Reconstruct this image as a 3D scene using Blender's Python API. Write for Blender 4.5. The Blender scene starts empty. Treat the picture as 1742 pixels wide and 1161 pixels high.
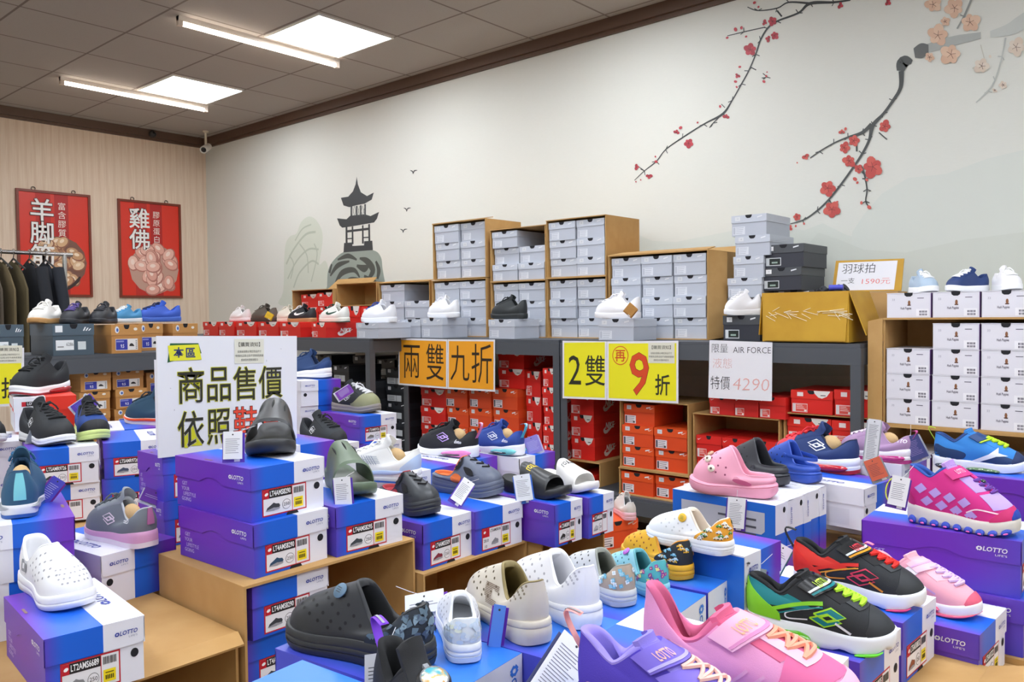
import bpy, bmesh, math, random
from mathutils import Vector, Matrix
from mathutils.bvhtree import BVHTree
from mathutils.geometry import tessellate_polygon
PI = math.pi
rnd = random.Random(7)
SC = bpy.context.scene
COL = SC.collection

# ------------------------------------------------------------------ camera, world, exposure
FPX, YAW, PITCH, ROLL, CZ = 1390.92, 0.7187562, 0.03161196, -0.01080545, 1.45
_cy, _sy = math.cos(YAW), math.sin(YAW)
FW = Vector((-_sy*math.cos(PITCH), _cy*math.cos(PITCH), -math.sin(PITCH)))
_r = Vector((_cy, _sy, 0)); _u = _r.cross(FW)
RT = math.cos(ROLL)*_r + math.sin(ROLL)*_u
UP = -math.sin(ROLL)*_r + math.cos(ROLL)*_u
cam_data = bpy.data.cameras.new('camera'); cam = bpy.data.objects.new('camera', cam_data); COL.objects.link(cam)
cam_data.sensor_width = 36.0; cam_data.lens = FPX*36.0/1742.0; cam_data.clip_start = 0.05
cam.matrix_world = Matrix(((RT.x, UP.x, -FW.x, 0), (RT.y, UP.y, -FW.y, 0), (RT.z, UP.z, -FW.z, CZ), (0, 0, 0, 1)))
SC.camera = cam
world = bpy.data.worlds.new('world'); SC.world = world; world.use_nodes = True
world.node_tree.nodes['Background'].inputs[0].default_value = (0.8, 0.9, 1, 1)
world.node_tree.nodes['Background'].inputs[1].default_value = 0.25
SC.view_settings.view_transform = 'Standard'; SC.view_settings.look = 'None'
SC.view_settings.gamma = 1.0; SC.view_settings.use_curve_mapping = False
SC.view_settings.exposure = 0.79
PANEL_STRENGTH, TUBE_STRENGTH = 13.0, 9.0
SC.cycles.max_bounces = 6; SC.cycles.diffuse_bounces = 4; SC.cycles.glossy_bounces = 3; SC.cycles.transmission_bounces = 4
SC.cycles.sample_clamp_indirect = 6.0

def at(px, py, **k):
    """the point of the room seen at a pixel of the 1742x1161 frame on a plane x=, y= or z= (room metres)"""
    d = FW + RT*((px-871)/FPX) - UP*((py-580.5)/FPX)
    o = Vector((0, 0, CZ))
    (a, v), = k.items(); i = 'xyz'.index(a)
    return o + d*((v-o[i])/d[i])

# ------------------------------------------------------------------ materials
MATS = {}
def srgb(h):
    h = h.lstrip('#'); h = ''.join(q*2 for q in h) if len(h) == 3 else h; c = [int(h[i:i+2], 16)/255 for i in (0, 2, 4)]
    return tuple(((x+0.055)/1.055)**2.4 if x > 0.04045 else x/12.92 for x in c) + (1,)
def mat(h, rough=0.55, metal=0, coat=0, trans=0, emit=0, bump=0, bscale=400, vary=0):
    if not isinstance(h, str): return h
    key = (h, rough, metal, coat, trans, emit, bump, bscale, vary)
    if key in MATS: return MATS[key]
    m = bpy.data.materials.new('paint_%s' % h.strip('#')); m.use_nodes = True
    nt = m.node_tree; b = nt.nodes['Principled BSDF']
    b.inputs['Base Color'].default_value = srgb(h); b.inputs['Roughness'].default_value = rough
    b.inputs['Metallic'].default_value = metal; b.inputs['Coat Weight'].default_value = coat
    b.inputs['Transmission Weight'].default_value = trans
    if emit:
        b.inputs['Emission Color'].default_value = srgb(h); b.inputs['Emission Strength'].default_value = emit
    if bump or vary:
        tc = nt.nodes.new('ShaderNodeTexCoord')
        n = nt.nodes.new('ShaderNodeTexNoise'); n.inputs['Scale'].default_value = bscale
        nt.links.new(tc.outputs['Object'], n.inputs['Vector'])
        if bump:
            bp = nt.nodes.new('ShaderNodeBump'); bp.inputs['Strength'].default_value = bump; bp.inputs['Distance'].default_value = 0.002
            nt.links.new(n.outputs['Fac'], bp.inputs['Height']); nt.links.new(bp.outputs['Normal'], b.inputs['Normal'])
        if vary:
            r = nt.nodes.new('ShaderNodeMapRange'); r.inputs[3].default_value = 1-vary; r.inputs[4].default_value = 1+vary
            n2 = nt.nodes.new('ShaderNodeTexNoise'); n2.inputs['Scale'].default_value = 9; n2.inputs['Detail'].default_value = 5
            nt.links.new(tc.outputs['Object'], n2.inputs['Vector']); nt.links.new(n2.outputs['Fac'], r.inputs[0])
            mx = nt.nodes.new('ShaderNodeVectorMath'); mx.operation = 'SCALE'
            mx.inputs[0].default_value = srgb(h)[:3]
            nt.links.new(r.outputs[0], mx.inputs['Scale']); nt.links.new(mx.outputs[0], b.inputs['Base Color'])
    MATS[key] = m
    return m
def node_mat(name, build):
    if name in MATS: return MATS[name]
    m = bpy.data.materials.new(name); m.use_nodes = True
    nt = m.node_tree
    def N(t, **k):
        n = nt.nodes.new(t)
        for a, v in k.items(): setattr(n, a, v)
        return n
    def math_(op, a, b=None, clamp=False):
        n = N('ShaderNodeMath', operation=op, use_clamp=clamp)
        for i, v in enumerate((a, b)):
            if v is None: continue
            if isinstance(v, (int, float)): n.inputs[i].default_value = v
            else: nt.links.new(v, n.inputs[i])
        return n.outputs[0]
    def ramp(v, lo, hi):
        n = N('ShaderNodeMapRange', interpolation_type='SMOOTHSTEP'); nt.links.new(v, n.inputs[0])
        n.inputs[1].default_value = lo; n.inputs[2].default_value = hi
        return n.outputs[0]
    def mix(f, a, b):
        n = N('ShaderNodeMix', data_type='RGBA')
        for i, v in ((0, f), (6, a), (7, b)):
            if isinstance(v, (int, float)): n.inputs[i].default_value = v
            elif isinstance(v, str): n.inputs[i].default_value = srgb(v)
            else: nt.links.new(v, n.inputs[i])
        return n.outputs[2]
    tc = N('ShaderNodeTexCoord'); s = N('ShaderNodeSeparateXYZ'); nt.links.new(tc.outputs['Object'], s.inputs[0])
    def noise(scale, detail=2, vec=None):
        n = N('ShaderNodeTexNoise'); n.inputs['Scale'].default_value = scale; n.inputs['Detail'].default_value = detail
        nt.links.new(vec or tc.outputs['Object'], n.inputs['Vector']); return n.outputs['Fac']
    col, rough = build(s.outputs, math_, ramp, mix, noise, N, nt, tc)
    b = nt.nodes['Principled BSDF']; nt.links.new(col, b.inputs['Base Color']); b.inputs['Roughness'].default_value = rough
    MATS[name] = m
    return m

# ------------------------------------------------------------------ mesh building
TXT = {}
def text_data(s, bold=0.0):
    k = (s, bold)
    if k not in TXT:
        c = bpy.data.curves.new('lettering', 'FONT'); c.body = s; c.size = 1; c.align_x = 'CENTER'; c.align_y = 'CENTER'; c.offset = bold
        c.resolution_u = 2
        o = bpy.data.objects.new('lettering', c); m = bpy.data.meshes.new_from_object(o)
        TXT[k] = ([(v.co.x, v.co.y) for v in m.vertices], [tuple(p.vertices) for p in m.polygons])
        bpy.data.objects.remove(o); bpy.data.meshes.remove(m)
    return TXT[k]
def tess(poly):
    return [tuple(t) for t in tessellate_polygon([[Vector((p[0], p[1], 0)) for p in poly]])]

class MB:
    def __init__(s): s.v, s.f, s.fm, s.mats = [], [], [], []
    def mi(s, m):
        if isinstance(m, str): m = mat(m)
        if m not in s.mats: s.mats.append(m)
        return s.mats.index(m)
    def add(s, vs, fs, m):
        o = len(s.v); i = s.mi(m)
        s.v += [tuple(v) for v in vs]
        s.f += [tuple(o+k for k in f) for f in fs]; s.fm += [i]*len(fs)
        return s
    def box(s, x0, x1, y0, y1, z0, z1, m):
        v = [(x, y, z) for z in (z0, z1) for y in (y0, y1) for x in (x0, x1)]
        return s.add(v, [(0, 2, 3, 1), (4, 5, 7, 6), (0, 1, 5, 4), (2, 6, 7, 3), (0, 4, 6, 2), (1, 3, 7, 5)], m)
    def prism(s, poly, o, ux, uy, d, m):
        """polygon in the plane (o, ux, uy), given thickness d along ux x uy"""
        o, ux, uy = Vector(o), Vector(ux), Vector(uy); n = ux.cross(uy).normalized()*d
        a = sum(poly[i][0]*poly[(i+1) % len(poly)][1]-poly[(i+1) % len(poly)][0]*poly[i][1] for i in range(len(poly)))
        if a < 0: poly = poly[::-1]
        k = len(poly); p0 = [o+ux*p[0]+uy*p[1] for p in poly]
        t = tess(poly)
        def orient(q):
            (x0, y0), (x1, y1), (x2, y2) = (poly[i][:2] for i in q)
            return q if (x1-x0)*(y2-y0)-(x2-x0)*(y1-y0) > 0 else q[::-1]
        t = [orient(q) for q in t]
        f = [tuple(k+i for i in q) for q in t] + [q[::-1] for q in t] + [(i, (i+1) % k, k+(i+1) % k, k+i) for i in range(k)]
        return s.add(p0+[p+n for p in p0], f, m)
    def flat(s, poly, o, ux, uy, m, off=0.0):
        o, ux, uy = Vector(o), Vector(ux), Vector(uy); n = ux.cross(uy).normalized()*off
        a = sum(poly[i][0]*poly[(i+1) % len(poly)][1]-poly[(i+1) % len(poly)][0]*poly[i][1] for i in range(len(poly)))
        if a < 0: poly = poly[::-1]
        return s.add([o+n+ux*p[0]+uy*p[1] for p in poly], tess(poly), m)
    def rect(s, x0, x1, y0, y1, o, ux, uy, m, off=0.0):
        return s.add([Vector(o)+Vector(ux).cross(Vector(uy)).normalized()*off+Vector(ux)*x+Vector(uy)*y for x, y in ((x0, y0), (x1, y0), (x1, y1), (x0, y1))], [(0, 1, 2, 3)], m)
    def text(s, t, size, x, y, o, ux, uy, m, off=0.0, bold=0.0, sx=1.0, shear=0.0, rot=0.0, w=None):
        v, f = text_data(t, bold); o, ux, uy = Vector(o), Vector(ux), Vector(uy); n = ux.cross(uy).normalized()*off
        if w: sx = w/(size*(max(p[0] for p in v)-min(p[0] for p in v)))
        c, q = math.cos(rot), math.sin(rot); out = []
        for a, b in v:
            a, b = (a*sx+b*shear)*size, b*size
            out.append(o+n+ux*(x+a*c-b*q)+uy*(y+a*q+b*c))
        return s.add(out, f, m)
    def tube(s, pts, r, m, n=6, closed=False):
        pts = [Vector(p) for p in pts]; k = len(pts); vs, fs = [], []
        rr = r if isinstance(r, (list, tuple)) else [r]*k
        up = Vector((0, 0, 1))
        for i, p in enumerate(pts):
            d = (pts[(i+1) % k]-pts[i-1]) if closed else (pts[min(i+1, k-1)]-pts[max(i-1, 0)])
            d.normalize(); a = d.cross(up if abs(d.z) < 0.95 else Vector((1, 0, 0))).normalized(); b = d.cross(a)
            vs += [p+(a*math.cos(2*PI*j/n)+b*math.sin(2*PI*j/n))*rr[i] for j in range(n)]
        for i in range(k if closed else k-1):
            for j in range(n):
                fs.append((i*n+j, i*n+(j+1) % n, ((i+1) % k)*n+(j+1) % n, ((i+1) % k)*n+j))
        if not closed: fs += [tuple(range(n))[::-1], tuple((k-1)*n+j for j in range(n))]
        return s.add(vs, fs, m)
    def lathe(s, prof, m, n=20, o=(0, 0, 0), ax=(0, 0, 1)):
        ax = Vector(ax).normalized(); a = ax.orthogonal().normalized(); b = ax.cross(a); o = Vector(o)
        vs = [o+ax*z+(a*math.cos(2*PI*j/n)+b*math.sin(2*PI*j/n))*r for r, z in prof for j in range(n)]
        k = len(prof); fs = [(i*n+j, i*n+(j+1) % n, (i+1)*n+(j+1) % n, (i+1)*n+j) for i in range(k-1) for j in range(n)]
        fs += [tuple(range(n))[::-1], tuple((k-1)*n+j for j in range(n))]
        return s.add(vs, fs, m)
    def grid(s, P, nu, nv, m, wrap=False):
        o = [P[i][j] for i in range(nu) for j in range(nv)]; fs = []
        for i in range(nu if wrap else nu-1):
            for j in range(nv-1):
                fs.append((i*nv+j, ((i+1) % nu)*nv+j, ((i+1) % nu)*nv+j+1, i*nv+j+1))
        return s.add(o, fs, m)
    def mesh(s, name, smooth=0):
        me = bpy.data.meshes.new(name); me.from_pydata(s.v, [], s.f)
        for m in s.mats: me.materials.append(m)
        me.polygons.foreach_set('material_index', s.fm)
        if smooth:
            me.polygons.foreach_set('use_smooth', [True]*len(s.f))
            me.set_sharp_from_angle(angle=math.radians(smooth))
        me.update(); return me
    def build(s, name, parent=None, smooth=0, loc=None, rotz=0):
        return link(name, s.mesh(name, smooth), parent, loc, rotz)
def link(name, me, parent=None, loc=None, rotz=0):
    o = bpy.data.objects.new(name, me); COL.objects.link(o)
    if parent: o.parent = parent
    if loc is not None: o.location = loc
    if rotz: o.rotation_euler[2] = rotz
    return o
def tag(o, label=None, cat=None, group=None, kind=None):
    for k, v in (('label', label), ('category', cat), ('group', group), ('kind', kind)):
        if v: o[k] = v
    return o
def thing(name, label, cat, loc=(0, 0, 0), rotz=0, group=None):
    o = bpy.data.objects.new(name, None); COL.objects.link(o); o.location = loc; o.rotation_euler[2] = rotz
    o.empty_display_size = 0.05
    return tag(o, label, cat, group)
def dup(root, loc, rotz=0, scale=(1, 1, 1), label=None, group=None, first=[]):
    """a copy of a thing and of each of its parts; the prototype itself is used the first time"""
    if root.name not in first:
        first.append(root.name); r = root
    else:
        r = root.copy(); COL.objects.link(r)
        for ch in list(root.children):
            c = ch.copy(); COL.objects.link(c); c.parent = r
            for g in list(ch.children):
                d = g.copy(); COL.objects.link(d); d.parent = c
    r.location = loc; r.rotation_euler = rotz if isinstance(rotz, (tuple, list)) else (0, 0, rotz); r.scale = scale
    tag(r, label, None, group)
    return r
def cat_rom(pts, n=6, closed=False):
    out = []; k = len(pts)
    for i in range(k if closed else k-1):
        g = (lambda j: pts[j % k]) if closed else (lambda j: pts[max(0, min(k-1, j))])
        p0, p1, p2, p3 = (g(i+d) for d in (-1, 0, 1, 2))
        for j in range(n):
            t = j/n
            out.append(tuple(0.5*(2*b+(c-a)*t+(2*a-5*b+4*c-d)*t*t+(3*b-a-3*c+d)*t**3) for a, b, c, d in zip(p0, p1, p2, p3)))
    if not closed: out.append(tuple(pts[-1]))
    return out
def ribbon(pts, w):
    """outline quads of a 2D stroke"""
    k = len(pts); L, R = [], []
    for i, p in enumerate(pts):
        a, b = pts[max(0, i-1)], pts[min(k-1, i+1)]; d = Vector((b[0]-a[0], b[1]-a[1]))
        if d.length < 1e-9: d = Vector((1, 0))
        d.normalize(); ww = (w[i] if isinstance(w, (list, tuple)) else w)/2
        L.append((p[0]-d.y*ww, p[1]+d.x*ww)); R.append((p[0]+d.y*ww, p[1]-d.x*ww))
    v = L+R; f = [(k+i, k+i+1, i+1, i) for i in range(k-1)]
    return v, f
def circle(cx, cy, r, n=16, ry=None, rot=0):
    ry = ry or r; c, s = math.cos(rot), math.sin(rot); out = []
    for i in range(n):
        a, b = r*math.cos(2*PI*i/n), ry*math.sin(2*PI*i/n); out.append((cx+a*c-b*s, cy+a*s+b*c))
    return out
X, Y, Zv = Vector((1, 0, 0)), Vector((0, 1, 0)), Vector((0, 0, 1))
SWOOSH = [(-.5, -.02), (-.46, -.14), (-.36, -.2), (-.2, -.19), (.5, .2), (-.15, -.02), (-.3, -.05), (-.37, .0), (-.36, .1)]
def lotto_mark(mb, cx, cy, s, o, ux, uy, m, off):
    """the double diamond as a ring"""
    out = [(-.5, .1), (-.1, .42), (.08, .3), (.2, .42), (.5, .1), (.38, 0), (.5, -.1), (.1, -.42), (-.08, -.3), (-.2, -.42), (-.5, -.1), (-.38, 0)]
    inn = [(x*.42, y*.42) for x, y in out]; k = len(out)
    vs = [Vector(o)+Vector(ux).cross(Vector(uy)).normalized()*off+Vector(ux)*(cx+p[0]*s)+Vector(uy)*(cy+p[1]*s) for p in out+inn]
    mb.add(vs, [(i, (i+1) % k, k+(i+1) % k, k+i)[::-1] for i in range(k)], m)
# ------------------------------------------------------------------ the room
XL, XR, YB, YF, ZC = -8.28, 4.6, 4.5, -4.6, CZ+1.92
def m_ceiling(s, math_, ramp, mix, noise, N, nt, tc):
    def line(c, pitch, o):
        f = math_('FRACT', math_('DIVIDE', math_('ADD', c, -o+100*pitch), pitch))
        return math_('LESS_THAN', math_('ABSOLUTE', math_('SUBTRACT', f, 0.5)), 0.012)
    l = math_('MAXIMUM', line(s['X'], 0.637, -4.305-0.3185), line(s['Y'], 0.64, 2.48-0.32))
    pits = ramp(noise(170, 3), 0.62, 0.72)
    c = mix(pits, '#a9a29a', '#948d86')
    return mix(l, c, '#7a7068'), 0.9
def m_leftwall(s, math_, ramp, mix, noise, N, nt, tc):
    st = math_('FRACT', math_('MULTIPLY', s['Y'], 14.0))
    f = math_('LESS_THAN', math_('ABSOLUTE', math_('SUBTRACT', st, 0.5)), 0.16)
    mp = N('ShaderNodeMapping'); mp.inputs['Scale'].default_value = (1, 60, 1.2); nt.links.new(tc.outputs['Object'], mp.inputs[0])
    n = ramp(noise(3, 3, mp.outputs[0]), 0.3, 0.75)
    c = mix(n, '#e6d2bc', '#dac2a9')
    return mix(math_('MULTIPLY', f, 0.28), c, '#cfb093'), 0.7
def m_backwall(s, math_, ramp, mix, noise, N, nt, tc):
    mp = N('ShaderNodeMapping'); mp.inputs['Scale'].default_value = (8, 8, 120); nt.links.new(tc.outputs['Object'], mp.inputs[0])
    n = noise(3, 2, mp.outputs[0])
    return mix(n, '#dcdcd4', '#d6d6cd'), 0.75
def m_floor(s, math_, ramp, mix, noise, N, nt, tc):
    return mix(noise(6, 4), '#8d8780', '#a39c93'), 0.4
def m_card(s, math_, ramp, mix, noise, N, nt, tc):
    n = math_('ADD', math_('MULTIPLY', noise(14, 4), 0.4), math_('MULTIPLY', noise(3, 4), 0.6))
    return mix(ramp(n, 0.3, 0.7), '#b48a50', '#c39b62'), 0.75
CEILM = node_mat('ceiling_tile', m_ceiling); LWM = node_mat('striped_wallpaper', m_leftwall)
BWM = node_mat('mural_wallpaper', m_backwall); FLM = node_mat('floor_vinyl', m_floor); CARD = node_mat('cardboard', m_card)
def struct(name, b, parent=None):
    o = b.build(name, parent)
    if not parent: o['kind'] = 'structure'
    return o
struct('floor', MB().box(XL-.1, XR+.1, YF-.1, YB+.1, -0.1, 0, FLM))
struct('ceiling', MB().box(XL-.1, XR+.1, YF-.1, YB+.1, ZC, ZC+.1, CEILM))
wl = struct('wall_left', MB().box(XL-.1, XL, YF-.1, YB+.1, 0, ZC, LWM))
wb = struct('wall_back', MB().box(XL, XR, YB, YB+.1, 0, ZC, BWM))
struct('wall_right', MB().box(XR, XR+.1, YF-.1, YB+.1, 0, ZC, '#dcd8cc'))
struct('wall_front', MB().box(XL, XR, YF-.1, YF, 0, ZC, '#dcd8cc'))
TRIM = mat('#5b4334', 0.5)
struct('trim_1', MB().box(XL, XL+.045, YF, YB, ZC-.075, ZC, TRIM).box(XL, XL+.022, YF, YB, ZC-.1, ZC-.075, TRIM))
struct('trim_2', MB().box(XL+.045, XR, YB-.045, YB, ZC-.075, ZC, TRIM).box(XL+.022, XR, YB-.022, YB, ZC-.1, ZC-.075, TRIM))
struct('baseboard_back', MB().box(XL, XR, YB-.015, YB, 0, .1, TRIM))

# lamps: square panels and the bare tubes beside them
def panel_light(x, y, label, group):
    t = thing('ceiling_panel_light', label, 'ceiling light', (x, y, ZC), 0, group)
    f = MB()
    for a, b, c, d in ((-.31, .31, -.31, -.297), (-.31, .31, .297, .31), (-.31, -.297, -.297, .297), (.297, .31, -.297, .297)):
        f.box(a, b, c, d, -.012, -.0005, '#e8e6e0')
    f.build('frame', t)
    MB().box(-.297, .297, -.297, .297, -.008, -.0005, mat('#f1f7ff', 0.5, emit=PANEL_STRENGTH)).build('diffuser', t)
def tube_light(x, y0, y1, label, group):
    t = thing('tube_light', label, 'ceiling light', (x, (y0+y1)/2, ZC), 0, group)
    h = (y1-y0)/2
    MB().prism([(-.022, -.0005), (.022, -.0005), (.014, -.03), (-.014, -.03)], (0, -h, 0), X, Zv, -2*h, '#e6dcd0').build('housing', t)
    MB().tube([(0, -h+.03, -.044), (0, h-.03, -.044)], .0135, mat('#fff0e0', 0.5, emit=TUBE_STRENGTH), 12).build('tube', t, 40)
    for s in (-1, 1): MB().box(-.015, .015, s*h-.03*(s > 0), s*h+.03*(s < 0), -.06, -.0005, '#d8c8b8').build('end_cap', t)
for px, nm in ((-6.56, 'square ceiling panel light nearer the striped wall, beside the lower tube'), (-4.645, 'square ceiling panel light farther from the striped wall, beside the upper tube')):
    panel_light(px, 3.447, nm, 'ceiling panel lights')
tube_light(-5.03, 2.564, 3.81, 'bare tube light running along the ceiling panel farther from the striped wall', 'ceiling tubes')
tube_light(-6.955, 2.566, 3.805, 'bare tube light running along the ceiling panel nearer the striped wall', 'ceiling tubes')
for x in (-6.56, -4.645, -2.73, -.82, 1.1, 3.0):
    for y in (3.447, 1.53, -.39, -2.3):
        if (x < -4 and y > 3) or (x < -6 and y > 1) or (x > -1.5 and y > 3): continue
        panel_light(x, y, 'square ceiling panel light out of view over the shop floor', 'ceiling panels out of view')

for x, y in ((-.75, 2.55), (1.1, 2.55)): panel_light(x, y, 'square ceiling panel light out of view over the shop floor', 'ceiling panels out of view')  # extra panels off the lamp rows, added to brighten the back wall
# the mural, painted on the back wall: flat shapes in pixel outlines carried onto the wall plane
class Mural:
    lev = 0
    def __init__(s, name): s.b, s.name = MB(), name
    def P(s, p): q = at(p[0], p[1], y=YB); return (q.x, q.z)
    def poly(s, pts, m, smooth=0):
        pts = [s.P(p) for p in pts]
        if smooth: pts = cat_rom(pts, smooth, True)
        Mural.lev += 1
        s.b.flat([(x, z) for x, z in pts], (0, YB-.0012-.00001*Mural.lev, 0), X, Zv, m); return s
    def line(s, pts, w, m, n=6):
        pts = [s.P(p) for p in pts]
        if isinstance(w, (tuple, list)) and n > 1: w = [q[0] for q in cat_rom([(a, 0) for a in w], n)]
        if n > 1: pts = cat_rom(pts, n)
        Mural.lev += 1
        v, f = ribbon(pts, [a*.0036 for a in w] if isinstance(w, (tuple, list)) else w*.0036)
        s.b.add([(p[0], YB-.0012-.00001*Mural.lev, p[1]) for p in v], f, m); return s
    def done(s): o = s.b.build(s.name, wb); return o
def zz(pts, k, ox, oy): return [(ox+x/k, oy+y/k) for x, y in pts]
h = Mural('painted_hills')
h.poly([(1000, 440), (1060, 402), (1082, 398), (1110, 410), (1150, 412), (1200, 402), (1260, 390), (1330, 386), (1368, 392), (1400, 380), (1440, 400), (1500, 415), (1600, 385), (1742, 352), (2000, 300), (2300, 340), (2300, 640), (1000, 640)], mat('#d2d5cc', 0.8))
h.poly([(1420, 640), (1450, 395), (1470, 365), (1500, 330), (1545, 303), (1610, 296), (1680, 270), (1742, 255), (1900, 215), (2300, 260), (2300, 640)], mat('#d3d6ce', 0.8))
h.poly([(1370, 640), (1372, 420), (1392, 396), (1420, 405), (1470, 425), (1540, 430), (1640, 408), (1742, 395), (2300, 420), (2300, 640)], mat('#ced1c8', 0.8))
h.done()
k1 = 2.0014
mt = Mural('painted_mountain')
mt.poly(zz([(955, 1040), (965, 990), (970, 850), (985, 808), (1010, 795), (1025, 758), (1050, 738), (1075, 748), (1096, 785), (1098, 830), (1088, 900), (1108, 888), (1120, 930), (1120, 1040)], k1, 0, 0), '#cbd0c1', 4)
for l, w in (([(975, 900), (1000, 850), (1040, 800), (1075, 790)], 6), ([(980, 950), (1010, 890), (1050, 850), (1085, 850)], 5), ([(1005, 820), (1030, 780), (1060, 765)], 4), ([(1000, 980), (1020, 930), (1060, 890), (1085, 900)], 5), ([(985, 870), (1000, 900), (990, 950)], 4), ([(1020, 830), (1045, 870), (1050, 930)], 4), ([(1070, 830), (1080, 870), (1060, 960)], 4)):
    mt.line(zz(l, k1, 0, 0), w, '#b2baa9')
mt.done()
rk = Mural('painted_rock')
rk.poly(zz([(1112, 1040), (1114, 975), (1118, 920), (1138, 885), (1172, 858), (1225, 850), (1272, 853), (1294, 870), (1302, 910), (1300, 1040)], k1, 0, 0), '#909b93', 4)
for l, w in (([(1125, 940), (1150, 905), (1190, 890)], [3, 9, 3]), ([(1140, 970), (1165, 930), (1205, 920), (1225, 945)], [4, 10, 8, 3]), ([(1170, 985), (1190, 955), (1230, 960), (1245, 990)], [4, 9, 8, 4]), ([(1150, 885), (1185, 872), (1215, 885)], [3, 8, 3]), ([(1215, 905), (1240, 915), (1255, 905)], [4, 12, 5]), ([(1225, 880), (1250, 890), (1270, 920), (1255, 950)], [3, 11, 12, 5]), ([(1280, 890), (1290, 920), (1285, 950)], [4, 9, 5]), ([(1240, 940), (1270, 960), (1290, 975)], [4, 10, 5]), ([(1130, 900), (1122, 930)], [4, 6])):
    rk.line(zz(l, k1, 0, 0), [a*1.5 for a in w], '#4a4f4b')
rk.done()
pg = Mural('painted_pagoda'); INK = '#3d4143'
pg.poly(zz([(1215, 602), (1219, 628), (1229, 655), (1250, 668), (1273, 656), (1266, 680), (1242, 694), (1215, 699), (1190, 706), (1170, 700), (1161, 674), (1186, 670), (1202, 652), (1211, 628)], k1, 0, 0), INK)
pg.poly(zz([(1193, 735), (1242, 730), (1262, 736), (1291, 722), (1284, 745), (1274, 758), (1218, 768), (1166, 776), (1157, 768), (1148, 744), (1180, 747)], k1, 0, 0), INK)
for p in ([(1194, 700), (1199, 699), (1199, 738), (1194, 738)], [(1241, 696), (1246, 695), (1246, 733), (1241, 734)], [(1212, 702), (1217, 701), (1217, 736), (1212, 736)], [(1226, 700), (1231, 699), (1231, 735), (1226, 735)],
          [(1177, 774), (1183, 773), (1184, 832), (1177, 833)], [(1198, 772), (1203, 771), (1204, 832), (1198, 832)], [(1233, 768), (1238, 767), (1239, 830), (1233, 830)], [(1254, 764), (1260, 763), (1261, 826), (1255, 827)],
          [(1172, 828), (1200, 826), (1200, 838), (1240, 836), (1240, 822), (1268, 820), (1270, 852), (1170, 860)], [(1177, 785), (1260, 775), (1260, 783), (1177, 793)], [(1177, 812), (1203, 810), (1203, 814), (1177, 816)], [(1234, 808), (1260, 806), (1260, 810), (1234, 812)]):
    pg.poly(zz(p, k1, 0, 0), INK)
for a in range(5): pg.line(zz([(1199+a*9, 702), (1207+a*9, 736)], k1, 0, 0), 1, '#5a5f60', 1).line(zz([(1207+a*9, 702), (1199+a*9, 736)], k1, 0, 0), 1, '#5a5f60', 1)
pg.done()
for bx, by in ((704, 293), (693, 357), (687, 393)):
    Mural('painted_bird').line([(bx-6, by-3), (bx-2, by-1), (bx-1, by+3)], [1, 2.8, 2], '#3a3d3d').line([(bx-1, by+3), (bx+1, by-2), (bx+6, by-3)], [2, 2.8, 1], '#3a3d3d').done()
k2, o2 = 2.4815, (1040, 0)
def bz(l): return zz(l, k2, *o2)
def blossom(mu, x, y, r, c, dark):
    x, y = 1040+x/k2, y/k2; r /= k2; a0 = rnd.random()*6
    n = 1 if r < 4.5 else (3 if r < 6.5 else 5)
    if n == 1: mu.poly(circle(x, y, r*.9, 10, r*.7, a0), c); return
    for j in range(n):
        a = a0+j*2*PI/5*(1.0 if n == 5 else 1.15); rr = r*(.8+.3*rnd.random())
        mu.poly(circle(x+rr*.5*math.cos(a), y+rr*.5*math.sin(a), rr*.55, 10, rr*.45, a), c if j % 2 else dark)
    for j in range(5):
        a = a0+j*1.25; mu.line([(x, y), (x+r*.45*math.cos(a), y+r*.45*math.sin(a))], .5, '#4a2222', 1)
def branch(name, strokes, flowers, ink, tw):
    mu = Mural(name)
    for l, w, c in strokes:
        mu.line(bz(l), [a/k2 for a in w] if isinstance(w, (list, tuple)) else w/k2, c)
    for l, w, c in strokes:
        if not tw: break
        for i in range(1, len(l)-1):
            x, y = l[i]; a = rnd.random()*6.28
            for a in (a, a+2.2): mu.line(bz([(x, y), (x+18*math.cos(a), y+18*math.sin(a))]), 3.2/k2, c, 1)
    for x, y, r in flowers[0]: blossom(mu, x, y, r, *flowers[1])
    mu.done()
BK = '#383b3b'
branch('painted_plum_branch', [([(1010, 0), (940, 10), (840, 15), (790, 55), (700, 90), (660, 120), (630, 170), (610, 230), (580, 300), (550, 355), (510, 425), (470, 482), (390, 525), (300, 582), (230, 632), (190, 682), (140, 722), (98, 762)], [7, 8, 12, 8, 7, 8, 7, 6, 6, 6, 6, 10, 6, 6, 5, 5, 4, 3], BK),
    ([(840, 15), (750, 10), (700, 35), (620, 45), (575, 30)], [8, 6, 5, 4, 3], BK), ([(650, 115), (560, 135), (490, 152)], [4, 4, 3], BK), ([(720, 70), (700, 45)], 6, BK), ([(470, 482), (430, 520), (415, 540)], 4, BK),
    ([(590, 285), (612, 296)], 4, BK), ([(640, 310), (655, 325), (635, 330)], 3, BK), ([(140, 722), (110, 700)], 3, BK), ([(480, 455), (465, 440)], 3, BK)],
    ([(645, 95, 15), (680, 90, 20), (690, 150, 19), (665, 165, 15), (588, 210, 27), (525, 125, 10), (550, 118, 8), (490, 160, 7), (535, 318, 13), (543, 283, 7), (525, 345, 8), (530, 368, 6), (460, 450, 7), (485, 495, 14), (275, 560, 13), (293, 540, 9), (327, 605, 20), (105, 705, 14), (160, 742, 16), (190, 683, 8), (187, 662, 5), (645, 345, 8), (655, 322, 6), (658, 305, 4), (965, 22, 16), (1165, 10, 16), (605, 12, 8), (622, 30, 6), (365, 518, 5), (570, 155, 6), (105, 768, 4), (125, 760, 4)], ('#b9404a', '#a83440')), BK, 1)
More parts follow.
